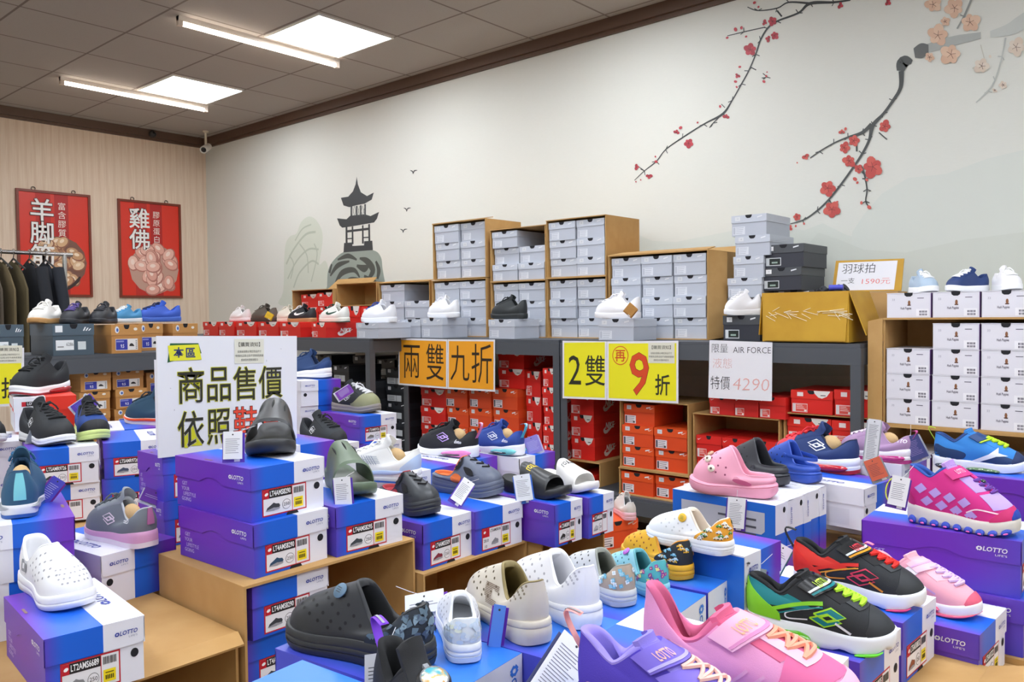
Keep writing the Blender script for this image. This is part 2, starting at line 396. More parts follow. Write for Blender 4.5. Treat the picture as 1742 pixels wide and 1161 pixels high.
branch('painted_plum_branch', [([(2000, -60), (1850, 30), (1742, 90), (1680, 125), (1600, 145)], [70, 60, 50, 40, 20], '#c2c5bf'), ([(1560, 150), (1450, 172), (1370, 195), (1330, 205)], [22, 32, 32, 28], '#aaada8'), ([(1340, 208), (1310, 215), (1280, 225)], [30, 52, 34], '#666866'),
    ([(1270, 262), (1235, 262), (1222, 300)], [12, 44, 26], '#555857'), ([(1225, 300), (1222, 370), (1190, 425), (1150, 480), (1105, 530), (1090, 590), (1060, 650), (1020, 710), (970, 780), (920, 842), (870, 890), (810, 930), (745, 948)], [18, 13, 11, 10, 15, 10, 9, 8, 8, 7, 7, 5, 3], '#4a4d4c'),
    ([(1100, 525), (1060, 560), (1000, 580), (940, 605), (880, 640), (840, 668)], [16, 12, 7, 5, 5, 4], '#4a4d4c'), ([(1055, 700), (1070, 740), (1080, 800), (1075, 850), (1090, 876)], [6, 6, 5, 5, 4], '#3f4141'), ([(1035, 570), (1037, 640)], 6, '#3f4141'),
    ([(1130, 560), (1165, 590)], 4, '#4a4d4c'), ([(1060, 755), (1085, 755)], 4, '#3f4141'), ([(920, 842), (930, 860)], 4, '#3f4141'), ([(1520, 0), (1490, 70), (1460, 122)], [7, 7, 5], '#8d908c'), ([(1665, 160), (1650, 240), (1620, 340), (1590, 385), (1540, 434)], [5, 4, 5, 5, 4], '#b5b8b2')],
    ([(1155, 535, 28), (1025, 595, 27), (985, 625, 25), (1005, 680, 28), (1105, 705, 46), (1045, 715, 20), (975, 560, 14), (990, 545, 8), (820, 660, 15), (786, 688, 4), (915, 795, 38), (932, 885, 34), (785, 917, 18), (752, 965, 15), (1090, 876, 11), (1057, 857, 8), (1030, 757, 11), (1080, 760, 8), (1040, 772, 7), (780, 955, 6), (815, 945, 6), (955, 853, 6)], ('#c95a50', '#bb4a44')), BK, 1)
branch('painted_pale_blossoms', [([(1430, 200), (1440, 225)], 3, '#8a857c'), ([(1580, 265), (1525, 290)], 4, '#c2bfb2')],
    ([(1380, 150, 44), (1435, 230, 46), (1450, 35, 40), (1515, 95, 42), (1360, 20, 34), (1345, 243, 22), (1410, 92, 20)], ('#dcbca2', '#d5b096')), BK, 0)
branch('painted_pale_blossoms', [([(1580, 265), (1560, 190)], 3, '#c2bfb2')],
    ([(1565, 280, 34), (1710, 200, 42), (1655, 360, 18), (1620, 382, 12), (1600, 240, 8)], ('#d9cbbb', '#d4c2b0')), BK, 0)

# posters on the striped wall
def poster(py0, py1, z0, z1, label, small, big, food, cy_, cz_, cr):
    w, hh = py1-py0, z1-z0; XW = XL+.001
    t = thing('framed_poster', label, 'poster', (XW, (py0+py1)/2, CZ+z0), PI/2, 'red food posters')   # local x runs along +y, local -y faces the room
    f = MB(); FR = mat('#7a3320', 0.4)
    for a, b, c, d in ((-w/2, w/2, 0, .022), (-w/2, w/2, hh-.022, hh), (-w/2, -w/2+.022, .022, hh-.022), (w/2-.022, w/2, .022, hh-.022)): f.box(a, b, -.022, 0, c, d, FR)
    f.build('frame', t)
    for q in (-.27, .27):
        MB().tube([(q*w+.022*math.cos(a)*.8, -.006, hh+.012+.016*math.sin(a)) for a in [i*2*PI/10 for i in range(10)]], .004, '#3a2a22', 6, True).build('hanging_ring', t)
    o = (0, -.010, 0); b = MB()
    b.box(-w/2+.02, w/2-.02, -.010, -.002, .02, hh-.02, mat('#da3320', 0.35))
    b.rect(.0, .19*w, .02, hh-.02, o, X, Zv, '#b3221d', .0006)
    b.rect(-.25*w, -.05*w, .02, hh-.02, o, X, Zv, '#c02a20', .0005)
    for i, ch in enumerate(small): b.text(ch, .075, .10*w, hh*.86-i*.083, o, X, Zv, '#f3e6dc', .0012)
    def blob(x, y, r, c, ry, rot): b.flat(circle(x, y, r, 14, ry, rot), o, X, Zv, c, blob.k); blob.k += .00004
    blob.k = .0014
    blob(cy_*w, cz_*hh, cr, '#7d5546' if food == 0 else '#c49a88', cr, 0)
    r2 = random.Random(3+food)
    n = 50 if food == 0 else 26
    for i in range(n):
        a = r2.random()*6.28; q = cr*.86*math.sqrt(r2.random()); s = (.06 if food == 0 else .075)
        x, y = cy_*w+q*math.cos(a), cz_*hh+q*math.sin(a); ro = r2.random()*3
        blob(x, y, s*1.06, '#94604a' if food == 0 else '#b9786a', s*.78, ro)
        blob(x-.004, y+.005, s*.92, r2.choice(['#d8ad82', '#c99a70', '#e0bd98']) if food == 0 else r2.choice(['#ebb8a6', '#e3a796', '#f0c6b4']), s*.66, ro)
        blob(x-.008, y+.014, s*.4, '#f3dcc0' if food == 0 else '#f8ddd0', s*.25, ro)
    if food == 0: b.flat([(p[0], p[1]) for p in cat_rom([(-.1*w, .14*hh), (.15*w, .1*hh), (.32*w, .2*hh), (.3*w, .14*hh), (.12*w, .06*hh), (-.12*w, .1*hh)], 5, True)], o, X, Zv, '#3a2a26', blob.k)
    for i, ch in enumerate(big):
        b.text(ch, .215, -.17*w, hh*.80-i*.21, o, X, Zv, '#2a1a18', blob.k+.001, .034)
        b.text(ch, .215, -.17*w, hh*.80-i*.21, o, X, Zv, '#f4f0ec', blob.k+.0016, .012)
    b.build('printed_sheet', t)
poster(2.65, 3.295, .219, 1.2, 'larger framed red poster of pale lumpy food, partly behind the clothes rail', '富含膠質', '羊脚筋', 0, .05, .33, .245)
poster(3.553, 4.198, .217, 1.195, 'smaller framed red poster of round pink food beside the room corner', '膠原蛋白', '雞佛', 1, .05, .30, .255)

# cameras under the ceiling
t = thing('security_camera', 'white bullet security camera on a ceiling stalk in the room corner', 'camera', (-7.9, 4.3, ZC))
MB().lathe([(.03, -.001), (.03, -.012), (.012, -.02), (.012, -.15)], '#d8cdb8', 14).build('mount', t, 30)
d = Vector((.55, -.6, -.35)).normalized()
MB().lathe([(.0, -.09), (.034, -.085), (.037, 0), (.037, .085), (.033, .09), (.033, .075), (.0, .07)], '#e9e4da', 18, (0, 0, -.175), d).build('housing', t, 40)
MB().lathe([(.0, .076), (.026, .0765), (.02, .079), (.0, .081)], mat('#181818', 0.15), 16, (0, 0, -.175), d).build('lens', t, 40)
t = thing('dome_camera', 'small black round camera on the brown ceiling trim of the striped wall', 'camera', (XL+.046, 3.9, ZC-.045))
MB().lathe([(.036, 0), (.036, .02), (.03, .035), (.012, .046)], mat('#2a2522', 0.4), 18, (0, 0, 0), X).build('housing', t, 40)
MB().lathe([(.013, .046), (.008, .05), (0, .051)], mat('#101010', 0.1), 12, (0, 0, 0), X).build('lens', t, 40)

# clothes rail by the striped wall
cr = thing('clothes_rail', 'chrome clothes rail carrying dark garments beside the striped wall', 'clothes rail', (-5.75, 1.62, 0), PI/2)
CHR = mat('#c8c8c8', 0.25, 1.0)
zr = CZ+.43
MB().tube([(-.65, 0, zr), (.55, 0, zr)], .013, CHR, 10).build('rail', cr, 40)
for x in (-.6, .5):
    MB().tube([(x, 0, .04), (x, 0, zr)], .014, CHR, 10).build('post', cr, 40)
    MB().tube([(x, -.25, .02), (x, .25, .02)], .016, CHR, 10).build('foot', cr, 40)
MB().tube([(-.6, 0, .3), (.5, 0, .3)], .01, CHR, 8).build('lower_bar', cr, 40)
def garment(x, c, length, label, sl=0, pat=0):
    t = thing('hanging_garment', label, 'garment', (-5.75, 1.62+x, zr-.005), PI/2, 'garments on the clothes rail')
    hk = MB().tube([(0, .02*math.cos(a), .005+.02*math.sin(a)) for a in [-.6+i*.45 for i in range(9)]]+[(0, 0, -.03)], .003, CHR, 6)
    hk.tube([(0, -.2, -.11), (0, 0, -.035), (0, .2, -.11)], .006, '#2a2a2a', 6); hk.build('hanger', t)
    n, k = 14, 10; P = []
    for i in range(n):
        a = 2*PI*i/n; row = []
        for j in range(k):
            s = j/(k-1); wy = (.07+.16*min(1, s*5))*(1+.04*math.sin(3*s+x*9)); wx = .012+.018*min(1, s*3)+.004*math.sin(i*2.1+x*7)
            row.append((wx*math.cos(a), wy*math.sin(a), -.05-s*length+.03*abs(math.sin(a))*-(1 if s < .1 else 0)))
        P.append(row)
    MB().grid(P, n, k, mat(c, .9, bump=.3, bscale=60), True).build('cloth', t, 60)
    if sl:
        for s in (-1, 1): MB().tube([(0, s*.2, -.1), (.01, s*.25, -.3), (.012, s*.27, -.62)], [.036, .034, .03], mat(c, .9, bump=.3, bscale=60), 10).build('sleeve', t, 60)
for x, c, l, lb, sl in ((-.02, '#8a8352', .8, 'pale olive garment at the near end of the clothes rail', 0), (.06, '#4a4034', .85, 'dark brown trousers hanging second on the clothes rail', 0), (.13, '#5f5136', .85, 'khaki brown trousers in the middle of the clothes rail', 0), (.2, '#54492f', .82, 'olive brown trousers just before the black jackets', 0),
                        (.29, '#1c1e24', .8, 'black jacket hanging beside the olive brown trousers', 1), (.385, '#20232b', .82, 'black jacket at the far end of the clothes rail', 1)): garment(x, c, l, lb, sl)
# ------------------------------------------------------------------ box makers
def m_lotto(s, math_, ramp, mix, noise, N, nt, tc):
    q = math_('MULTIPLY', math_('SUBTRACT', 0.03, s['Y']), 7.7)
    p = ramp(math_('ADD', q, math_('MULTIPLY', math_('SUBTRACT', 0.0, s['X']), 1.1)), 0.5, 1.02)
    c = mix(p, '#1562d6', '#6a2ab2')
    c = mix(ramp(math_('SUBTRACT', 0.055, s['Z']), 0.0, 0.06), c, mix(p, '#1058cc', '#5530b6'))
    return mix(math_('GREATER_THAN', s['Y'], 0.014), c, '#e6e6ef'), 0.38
def m_kids(s, math_, ramp, mix, noise, N, nt, tc):
    p = ramp(math_('SUBTRACT', 0.0, s['Y']), 0.02, 0.12)
    return mix(p, '#2f7ade', '#4a46c4'), 0.35
LOT = node_mat('shoebox_print', m_lotto); KID = node_mat('shoebox_blue_print', m_kids)
WH, NAVY, DARK = mat('#e8e8ee', .4), mat('#2c3f9e', .4), mat('#15151c', .8)
GREYP = mat('#8f93a8', .5)
L, W, H = .31, .20, .12
def logo(b, x, y, s, o, ux, uy, m, off=.0012, life=True, m2=None):
    lotto_mark(b, x-s*2.05, y, s*.85, o, ux, uy, m, off)
    b.text('LOTTO', s*.95, x, y, o, ux, uy, m, off, .02, w=s*3.1, shear=.18)
    if life: b.text("LIFE'S", s*.42, x+s*.75, y-s*.72, o, ux, uy, m2 or m, off, w=s*1.5)
def size_label(b, code, o, ux, uy, shoe='#4a4a50', y=True, style=0):
    """printed sticker .115 x .06: red rim, black code strip, drawing, bar code, price tag"""
    w, h = .118, .062
    b.rect(0, w, 0, h, o, ux, uy, '#c3182b', .0006); b.rect(.003, w-.003, .003, h-.003, o, ux, uy, '#e9e7ea', .0009)
    if style: b.rect(.003, .03, .036, h-.003, o, ux, uy, '#c3182b', .0012)
    else:
        b.rect(.003, .078, .04, h-.003, o, ux, uy, '#1d191b', .0012); b.rect(.003, .017, .04, h-.003, o, ux, uy, '#c3182b', .0014)
    b.flat(circle(.0105, .05, .005, 8, .0035, .4), o, ux, uy, '#f5f5f5', .0017)
    if style:
        b.text(code, .011, .054, .051, o, ux, uy, '#222', .0014, .01, w=.042); b.text('28.0', .012, .016, .026, o, ux, uy, '#222', .0014); b.text('10', .012, .014, .01, o, ux, uy, '#222', .0014)
    else: b.text(code, .0165, .047, .0495, o, ux, uy, '#f4f4f4', .0016, .02, w=.055)
    b.rect(.078, .0795, .003, h-.003, o, ux, uy, '#c3182b', .0013)
    pts = [(0, 0), (.003, .007), (.012, .012), (.02, .017), (.026, .014), (.034, .013), (.037, .008), (.034, .002), (.02, -.001)]
    b.flat([(.009+p[0]*(.8 if style else 1)+(.028 if style else 0), .012+p[1]) for p in pts], o, ux, uy, shoe, .0014)
    b.flat([(.009+p[0]*(.8 if style else 1)+(.028 if style else 0), .012+p[1]*.35) for p in pts], o, ux, uy, '#9a9aa0', .0018)
    if not style:
        b.flat(circle(.063, .02, .0115, 18), o, ux, uy, '#555', .0012); b.flat(circle(.063, .02, .0105, 18), o, ux, uy, '#ece9ec', .0015)
        b.text('250', .011, .063, .02, o, ux, uy, '#222', .0019)
    r = random.Random(len(code)); x = .083
    while x < .110:
        q = .0006+r.random()*.0014; b.rect(x, x+q, .041, .055, o, ux, uy, '#222', .0013); x += q+.0006+r.random()*.001
    if y:
        b.rect(.083, .108, .008, .031, o, ux, uy, '#f2d818', .0016)
        for i in range(5): b.rect(.087+i*.0036, .0893+i*.0036, .013, .021, o, ux, uy, '#3a3408', .002)
        b.rect(.087, .104, .0245, .0265, o, ux, uy, '#6a5c10', .002)
ME = {}
def lotto_meshes(kind='std'):
    if 'lotto_'+kind in ME: return ME['lotto_'+kind]
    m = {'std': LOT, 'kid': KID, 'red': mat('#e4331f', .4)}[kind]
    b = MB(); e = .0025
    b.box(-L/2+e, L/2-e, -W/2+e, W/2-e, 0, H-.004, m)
    if kind == 'kid': b.rect(-W/2+e, W/2-e, 0, H-.004, (L/2-e, 0, 0), Y, Zv, WH, .0008)
    xe = L/2-e
    if kind == 'red':
        for sx in (-1, 1): b.rect(-.1+e, .0 if sx > 0 else .1-e, 0, H-.004, (sx*xe, 0, 0), Y*sx, Zv, WH, .0006) if sx > 0 else b.rect(-.1+e, .0, 0, H-.004, (-xe, 0, 0), -Y, Zv, WH, .0006)
        b.rect(-xe, xe, 0, H-.004, (0, W/2-e, 0), -X, Zv, WH, .0006)
    if kind == 'std':
        b.flat(circle(.078, .054, .0085, 14), (xe, 0, 0), Y, Zv, DARK, .0008); b.flat(circle(-.078, .054, .0085, 14), (-xe, 0, 0), -Y, Zv, DARK, .0008)
        b.flat([(-.02, 0), (.014, 0), (.010, .007), (-.016, .007)], (xe, .012, 0), Y, Zv, DARK, .0008)
        for i, t in enumerate(('GET', 'YOUR', 'LIFESTYLE', 'GOING')): b.text(t, .0125, -.128+len(t)*.0035, .056-i*.0125, (0, -W/2+e, 0), X, Zv, '#cfc2ea', .0008)
        b.rect(-.11, .11, .01, .055, (0, W/2-e, 0), -X, Zv, mat('#dedee8', .4), .0006)
    body = b.mesh('body')
    b = MB(); z0 = H-.05
    b.box(-L/2, L/2, -W/2, W/2, H-.003, H, m)
    arch = [(-L/2, z0), (-.05, z0), (-.035, z0+.006), (-.018, z0+.0115), (0, z0+.013), (.018, z0+.0115), (.035, z0+.006), (.05, z0), (L/2, z0), (L/2, H-.003), (-L/2, H-.003)]
    b.prism(arch, (0, -W/2+.0022, 0), X, Zv, .0022, m); b.prism([(-p[0], p[1]) for p in arch], (0, W/2-.0022, 0), -X, Zv, .0022, m)
    def flap(sgn, w):   # end flap, its white corner rounded
        p = [(-W/2, z0), (W/2-.012, z0), (W/2-.0035, z0+.0035), (W/2, z0+.012), (W/2, H-.003), (-W/2, H-.003)]
        b.prism([(q[0]*sgn, q[1]) for q in p], (sgn*(L/2-.0022), 0, 0), Y*sgn, Zv, .0022, w)
    for s in (1, -1): flap(s, m)
    if kind == 'std':
        logo(b, .066, H-.024, .0118, (L/2, 0, 0), Y, Zv, NAVY, m2=GREYP); logo(b, -.05, H-.024, .0118, (-L/2, 0, 0), -Y, Zv, NAVY, m2=GREYP)
        logo(b, .108, H-.025, .0142, (0, -W/2, 0), X, Zv, WH); logo(b, .03, -.062, .03, (0, 0, H), -X, -Y, NAVY, .0008, False)
        b.rect(-.045, -.012, -.003, .003, (0, -W/2+.012, H), X, Y, mat('#8a6f6a', .8), .0006)
    if kind == 'kid':
        b.rect(-W/2, W/2, z0, H, (L/2, 0, 0), Y, Zv, WH, .0008)
        BL = mat('#3f7fd8', .4)
        lotto_mark(b, .078, H-.02, .022, (L/2, 0, 0), Y, Zv, BL, .0016)
        b.text('LOTTO', .019, .078, H-.062, (L/2, 0, 0), Y, Zv, BL, .0016, .02, rot=PI/2)
    if kind == 'red':
        for sx in (1, -1):
            o, u = (sx*L/2, 0, 0), Y*sx
            if sx > 0: b.rect(-.1, .0, z0, H, o, u, Zv, WH, .0008)
            else:
                b.rect(-.1, .0, z0, H, o, u, Zv, WH, .0008)
                b.rect(-.075, -.02, H-.031, H-.014, o, u, Zv, '#201818', .0012); b.rect(-.075, -.062, H-.031, H-.014, o, u, Zv, '#c3182b', .0015)
                b.text('LOTTO', .014, -.04, H-.022, o, u, Zv, WH, .0017, .02, w=.036)
        b.rect(-L/2, L/2, .0, W/2, (0, 0, H), X, Y, WH, .0006); b.rect(-L/2, L/2, z0+.013, H, (0, W/2, 0), -X, Zv, WH, .0006)
    ME['lotto_'+kind] = (body, b.mesh('lid')); return ME['lotto_'+kind]
def label_mesh(code, shoe, yel, style=0):
    k = (code, shoe, yel, style)
    if k not in ME:
        b = MB(); size_label(b, code, (L/2-.0025, -.07, .006), Y, Zv, shoe, yel, style); ME[k] = b.mesh('size_label')
    return ME[k]
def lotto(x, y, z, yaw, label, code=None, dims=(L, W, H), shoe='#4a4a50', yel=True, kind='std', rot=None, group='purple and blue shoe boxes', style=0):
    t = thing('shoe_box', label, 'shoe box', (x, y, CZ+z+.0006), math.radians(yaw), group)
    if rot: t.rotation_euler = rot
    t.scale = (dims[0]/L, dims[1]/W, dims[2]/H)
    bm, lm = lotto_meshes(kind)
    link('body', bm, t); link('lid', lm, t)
    if code: link('size_label', label_mesh(code, shoe, yel, style), t)
    return t

# sports shoe boxes for the racks: width .205 (front faces -y), depth .30, height .115
FW_, FD, FH = .205, .30, .115
def rack_box(style):
    if style in ME: return ME[style]
    cols = {'grey': ('#b9bec9', '#c3c8d2'), 'red': ('#d9231c', '#e02a20'), 'orange': ('#dd4a1e', '#e4531f'), 'black': ('#23262b', '#2c3036'),
            'brown': ('#b98347', '#c18c4e'), 'slate': ('#465662', '#4d5e6b'), 'white': ('#dedce4', '#e4e2ea'), 'charcoal': ('#33353f', '#4a4d52'), 'plainred': ('#cf1f1c', '#d8241f')}[style]
    m1, m2 = mat(cols[0], .45), mat(cols[1], .45); fo, w = (0, -FD/2, 0), FW_
    t = thing('shoe_box', style+' shoe box', 'shoe box')
    b = MB().box(-w/2+.002, w/2-.002, -FD/2+.002, FD/2-.002, 0, FH-.004, m1)
    if style == 'red':
        b.flat([(p[0]*.13+.01, p[1]*.12+.036) for p in SWOOSH], (w/2-.002, 0, 0), Y, Zv, '#f0e4e2', .0006); b.text('NIKE', .042, .012, .052, (w/2-.002, 0, 0), Y, Zv, '#f0e4e2', .0006, .04, w=.085, shear=.2)
    b.build('body', t)
    b = MB(); z0 = FH-.042
    if style == 'white':
        b.box(-w/2, w/2, -FD/2+.001, FD/2, FH-.003, FH, m2).box(w/2-.002, w/2, -FD/2+.001, FD/2, .0, FH-.003, mat('#6d4a86', .5))
        b.flat([(-.02, FH), (.02, FH), (.018, FH-.012), (.009, FH-.018), (-.009, FH-.018), (-.018, FH-.012)], fo, X, Zv, DARK, -.0005)
    else:
        b.box(-w/2, w/2, -FD/2, FD/2, FH-.003, FH, m2)
        p = [(-w/2, z0+.012), (-w/2+.004, z0+.003), (-w/2+.014, z0), (w/2-.014, z0), (w/2-.004, z0+.003), (w/2, z0+.012), (w/2, FH-.003), (-w/2, FH-.003)] if style in ('grey', 'charcoal') else [(-w/2, z0), (w/2, z0), (w/2, FH-.003), (-w/2, FH-.003)]
        b.prism(p, (0, -FD/2+.0025, 0), X, Zv, .0035, m2)
        b.box(-w/2, w/2, FD/2-.0022, FD/2, z0, FH-.003, m2).box(-w/2-.0005, -w/2+.002, -FD/2, FD/2, z0, FH-.003, m2).box(w/2-.002, w/2+.0005, -FD/2, FD/2, z0, FH-.003, m2)
        b.flat([(-.02, FH), (.02, FH), (.017, FH-.011), (.009, FH-.018), (-.009, FH-.018), (-.017, FH-.011)], (0, -FD/2-.0012, 0), X, Zv, DARK, .0006)
        q = (0, -FD/2-.0012, 0)
        if style in ('grey', 'orange', 'black', 'charcoal'):
            b.rect(-.08, -.05, FH-.03, FH-.008, q, X, Zv, '#d8dade' if style != 'charcoal' else '#f2f2f2', .0008)
            b.text('13', .011, -.065, FH-.019, q, X, Zv, '#8a8f98', .0014)
            b.flat([(.05, FH-.021), (.078, FH-.014), (.078, FH-.008), (.05, FH-.014)], q, X, Zv, '#e6e8ec', .0008)
        if style == 'orange': b.flat([(p[0]*.03+.085, p[1]*.03+FH-.018) for p in SWOOSH], q, X, Zv, '#f6c9b4', .0012)
        if style == 'red':
            b.flat([(.012, FH), (.016, FH-.014), (.034, FH-.032), (.052, FH-.037), (.075, FH-.026), (.09, FH-.004), (.09, FH)], q, X, Zv, '#e9e5de', .0008)
            b.rect(-.07, -.04, FH-.03, FH-.01, q, X, Zv, '#f0e0de', .0008)
            b.rect(.045, .07, FH-.024, FH-.02, q, X, Zv, '#444', .0012)
        if style == 'plainred': b.flat([(p[0]*.03-.075, p[1]*.03+FH-.018) for p in SWOOSH], q, X, Zv, '#f3cfca', .0008)
        if style == 'brown':
            b.flat(circle(-.065, FH-.02, .014, 14), q, X, Zv, '#dfe3ea', .0008); b.flat(circle(-.063, FH-.021, .008, 8), q, X, Zv, '#3f66b8', .0012)
            b.flat(circle(.06, FH-.018, .013, 12, .006), q, X, Zv, '#ece6da', .0008)
        if style == 'slate':
            b.rect(-.09, -.055, FH-.03, FH-.006, q, X, Zv, '#e8ecef', .0008)
            for i in range(3): b.flat([(.045+i*.013, FH-.026), (.052+i*.013, FH-.026), (.062+i*.013, FH-.012-i*.003), (.055+i*.013, FH-.012-i*.003)], q, X, Zv, '#eef1f3', .0008)
    b.build('lid', t)
    b = MB(); q = (0, -FD/2+.002, 0)
    if style in ('grey', 'orange'):
        b.rect(-.095, -.022, .008, .052, q, X, Zv, '#d9dce3' if style == 'grey' else '#e6e0e4', .0008)
        b.rect(-.092, -.08, .011, .049, q, X, Zv, '#b9bdc8' if style == 'grey' else '#55505a', .0012)
        for i in range(4): b.rect(-.076, -.03-i*.003, .044-i*.01, .047-i*.01, q, X, Zv, '#b2b7c2' if style == 'grey' else '#77727c', .0012)
        if style == 'orange': b.rect(-.04, -.028, .012, .022, q, X, Zv, '#333', .0016)
    elif style in ('red', 'plainred'):
        b.rect(-.095, -.02, .006, .048, q, X, Zv, '#efd3d0', .0008); b.rect(-.078, -.022, .009, .045, q, X, Zv, '#e0554c', .0012)
        b.rect(-.093, -.081, .008, .046, q, X, Zv, '#d8d2d4', .0012); b.rect(-.036, -.024, .01, .019, q, X, Zv, '#f2e6e4', .0016)
        for i in range(3): b.rect(-.074, -.045+i*.006, .038-i*.008, .041-i*.008, q, X, Zv, '#f0c9c4', .0016)
    elif style in ('black', 'charcoal'):
        b.rect(-.09, .05 if style == 'black' else -.012, .01, .05, q, X, Zv, '#cfd3d6', .0008)
        if style == 'black':
            b.rect(-.0015, .0015, .01, .05, q, X, Zv, '#555', .0014)
            for i in range(3): b.rect(-.082, -.02, .018+i*.011, .022+i*.011, q, X, Zv, '#7d8288', .0012)
        else: b.rect(-.072, -.016, .014, .046, q, X, Zv, '#1a2420', .0012); b.rect(-.06, -.03, .022, .03, q, X, Zv, '#9db3a6', .0016)
    elif style in ('brown', 'slate'):
        if style == 'brown':
            b.rect(-.075, .075, .012, .058, q, X, Zv, '#e4e2e0', .0008); b.rect(-.073, .005, .014, .056, q, X, Zv, '#3038a0', .0012)
            b.text('9.5', .02, -.03, .028, q, X, Zv, '#e8e8f4', .0018, .02); b.rect(-.07, -.02, .045, .051, q, X, Zv, '#8a90d0', .0018)
            b.flat([(.016, .028), (.02, .036), (.03, .04), (.04, .038), (.05, .03), (.05, .027)], q, X, Zv, '#222', .0014)
            for i in range(6): b.rect(.06, .07, .016+i*.0065, .019+i*.0065, q, X, Zv, '#666', .0014)
        else:
            b.rect(-.088, .0, .02, .056, q, X, Zv, '#e6eaec', .0008); b.rect(.02, .06, .02, .05, q, X, Zv, '#cfd8da', .0008)
            b.text('6286', .018, -.02, .04, q, X, Zv, '#555', .0014); b.rect(-.08, -.05, .03, .034, q, X, Zv, '#888', .0014)
    elif style == 'white':
        b.rect(-.095, .095, .004, .1, q, X, Zv, mat('#e0dee6', .45), .0008)
        b.flat(circle(.003, .068, .006, 8, .012), q, X, Zv, '#8a5a3a', .0012); b.flat([(-.004, .055), (.01, .055), (.012, .06), (-.006, .06)], q, X, Zv, '#5a3a2a', .0016)
        b.text("Hush Puppies", .016, -.012, .043, q, X, Zv, '#3c3048', .0012, .015, w=.05)
        b.text('33', .014, -.07, .083, q, X, Zv, '#9a96a6', .0012); b.rect(.04, .07, .088, .091, q, X, Zv, '#4a4658', .0012)
        b.rect(.035, .092, .006, .04, q, X, Zv, '#edeBf0', .0010)
        for i in range(8):
            for j in (0, 1): b.rect(.05+i*.0045, .0535+i*.0045-(i % 3)*.0007, .010+j*.013, .019+j*.013, q, X, Zv, '#5a5564', .0016)
    b.build('size_label', t)
    ME[style] = t; return t
GR = {'grey': 'grey shoe boxes on the back rack', 'red': 'red shoe boxes on the back rack', 'orange': 'orange shoe boxes under the back rack', 'black': 'black shoe boxes under the back rack', 'brown': 'brown shoe boxes on the side rack',
      'slate': 'slate shoe boxes on the side rack', 'white': 'white shoe boxes beside the back rack', 'charcoal': 'charcoal shoe boxes on the back rack', 'plainred': 'plain red shoe boxes under the back rack'}
def put(style, x, y, z, label, rot=0, sc=(1, 1, 1)):
    """x, z: middle and base of the front face, y: front plane; rot about the upright axis in degrees"""
    a = math.radians(rot); d = FD/2*sc[1]
    return dup(rack_box(style), (x-d*math.sin(a), y+d*math.cos(a), CZ+z), a, sc, label, GR[style])
ORD = ['topmost', 'second down', 'third down', 'fourth down', 'fifth down', 'sixth down', 'seventh down']
def column(style, x, y, z, n, where, w=.21, h=.118, jx=.006, skip=(), nm=None):
    for i in range(n):
        k = n-1-i
        if k in skip: continue
        jit = rnd.uniform(-jx, jx)
        put(style, x+jit, y+rnd.uniform(0, .02), z+i*(h+.0006), '%s shoe box, %s, %s' % (nm or style.replace('plainred', 'plain red'), ORD[k] if n > 1 else '', where), rnd.uniform(-.8, .8), (w/FW_*.985, 1, h/FH))
def carton(name, x0, x1, y0, y1, z0, z1, label, open_='front', group='brown cardboard cartons', th=.006, flaps=(), color=None, parts=None):
    """an open carton; open_: 'front' (-y), 'side' (+x), 'top' or None; flaps: (edge, length, angle)"""
    m = color or CARD
    cx, cy = (x0+x1)/2, (y0+y1)/2; w, d, h = (x1-x0)/2, (y1-y0)/2, z1-z0
    t = thing(name, label, 'carton', (cx, cy, CZ+z0), 0, group)
    b = MB(); b.box(-w, w, -d, d, 0, th, m)
    if open_ != 'top': b.box(-w, w, -d, d, h-th, h, m)
    if open_ != 'front': b.box(-w, w, -d, -d+th, th, h-th*(open_ != 'top'), m)
    b.box(-w, w, d-th, d, th, h-th*(open_ != 'top'), m); b.box(-w, -w+th, -d+th, d-th, th, h-th*(open_ != 'top'), m)
    if open_ != 'side': b.box(w-th, w, -d+th, d-th, th, h-th*(open_ != 'top'), m)
    b.build('shell', t)
    for e, ln, ang in flaps:   # a flap hinged on an edge; angle 0 lies outward and level, positive tips it up
        a = math.radians(ang); f = MB()
        c, s = math.cos(a)*ln, math.sin(a)*ln
        P, D = {'front_top': ([(-w, -d, h), (w, -d, h)], (0, -c, s)), 'front_left': ([(-w, -d, 0), (-w, -d, h)], (-s, -c, 0)), 'front_right': ([(w, -d, 0), (w, -d, h)], (s, -c, 0)), 'front_bottom': ([(-w, -d, 0), (w, -d, 0)], (0, -c, s)),
                'side_top': ([(w, -d, h), (w, d, h)], (c, 0, s)), 'side_bottom': ([(w, -d, 0), (w, d, 0)], (c, 0, s)), 'side_near': ([(w, -d, 0), (w, -d, h)], (c, -s, 0)), 'side_far': ([(w, d, 0), (w, d, h)], (c, s, 0)),
                'top_front': ([(-w, -d, h), (w, -d, h)], (0, -c, s)), 'top_right': ([(w, -d, h), (w, d, h)], (c, 0, s)), 'top_back': ([(-w, d, h), (w, d, h)], (0, c, s)), 'top_left': ([(-w, -d, h), (-w, d, h)], (-c, 0, s))}[e]
        p0, p1, D = Vector(P[0]), Vector(P[1]), Vector(D); u = p1-p0; n = u.cross(D).normalized()*.0022
        q = [p0, p1, p1+D-u*.03, p0+D+u*.03]
        f.add([v-n for v in q]+[v+n for v in q], [(3, 2, 1, 0), (4, 5, 6, 7), (0, 1, 5, 4), (1, 2, 6, 5), (2, 3, 7, 6), (3, 0, 4, 7)], m).build('flap', t)
    return t
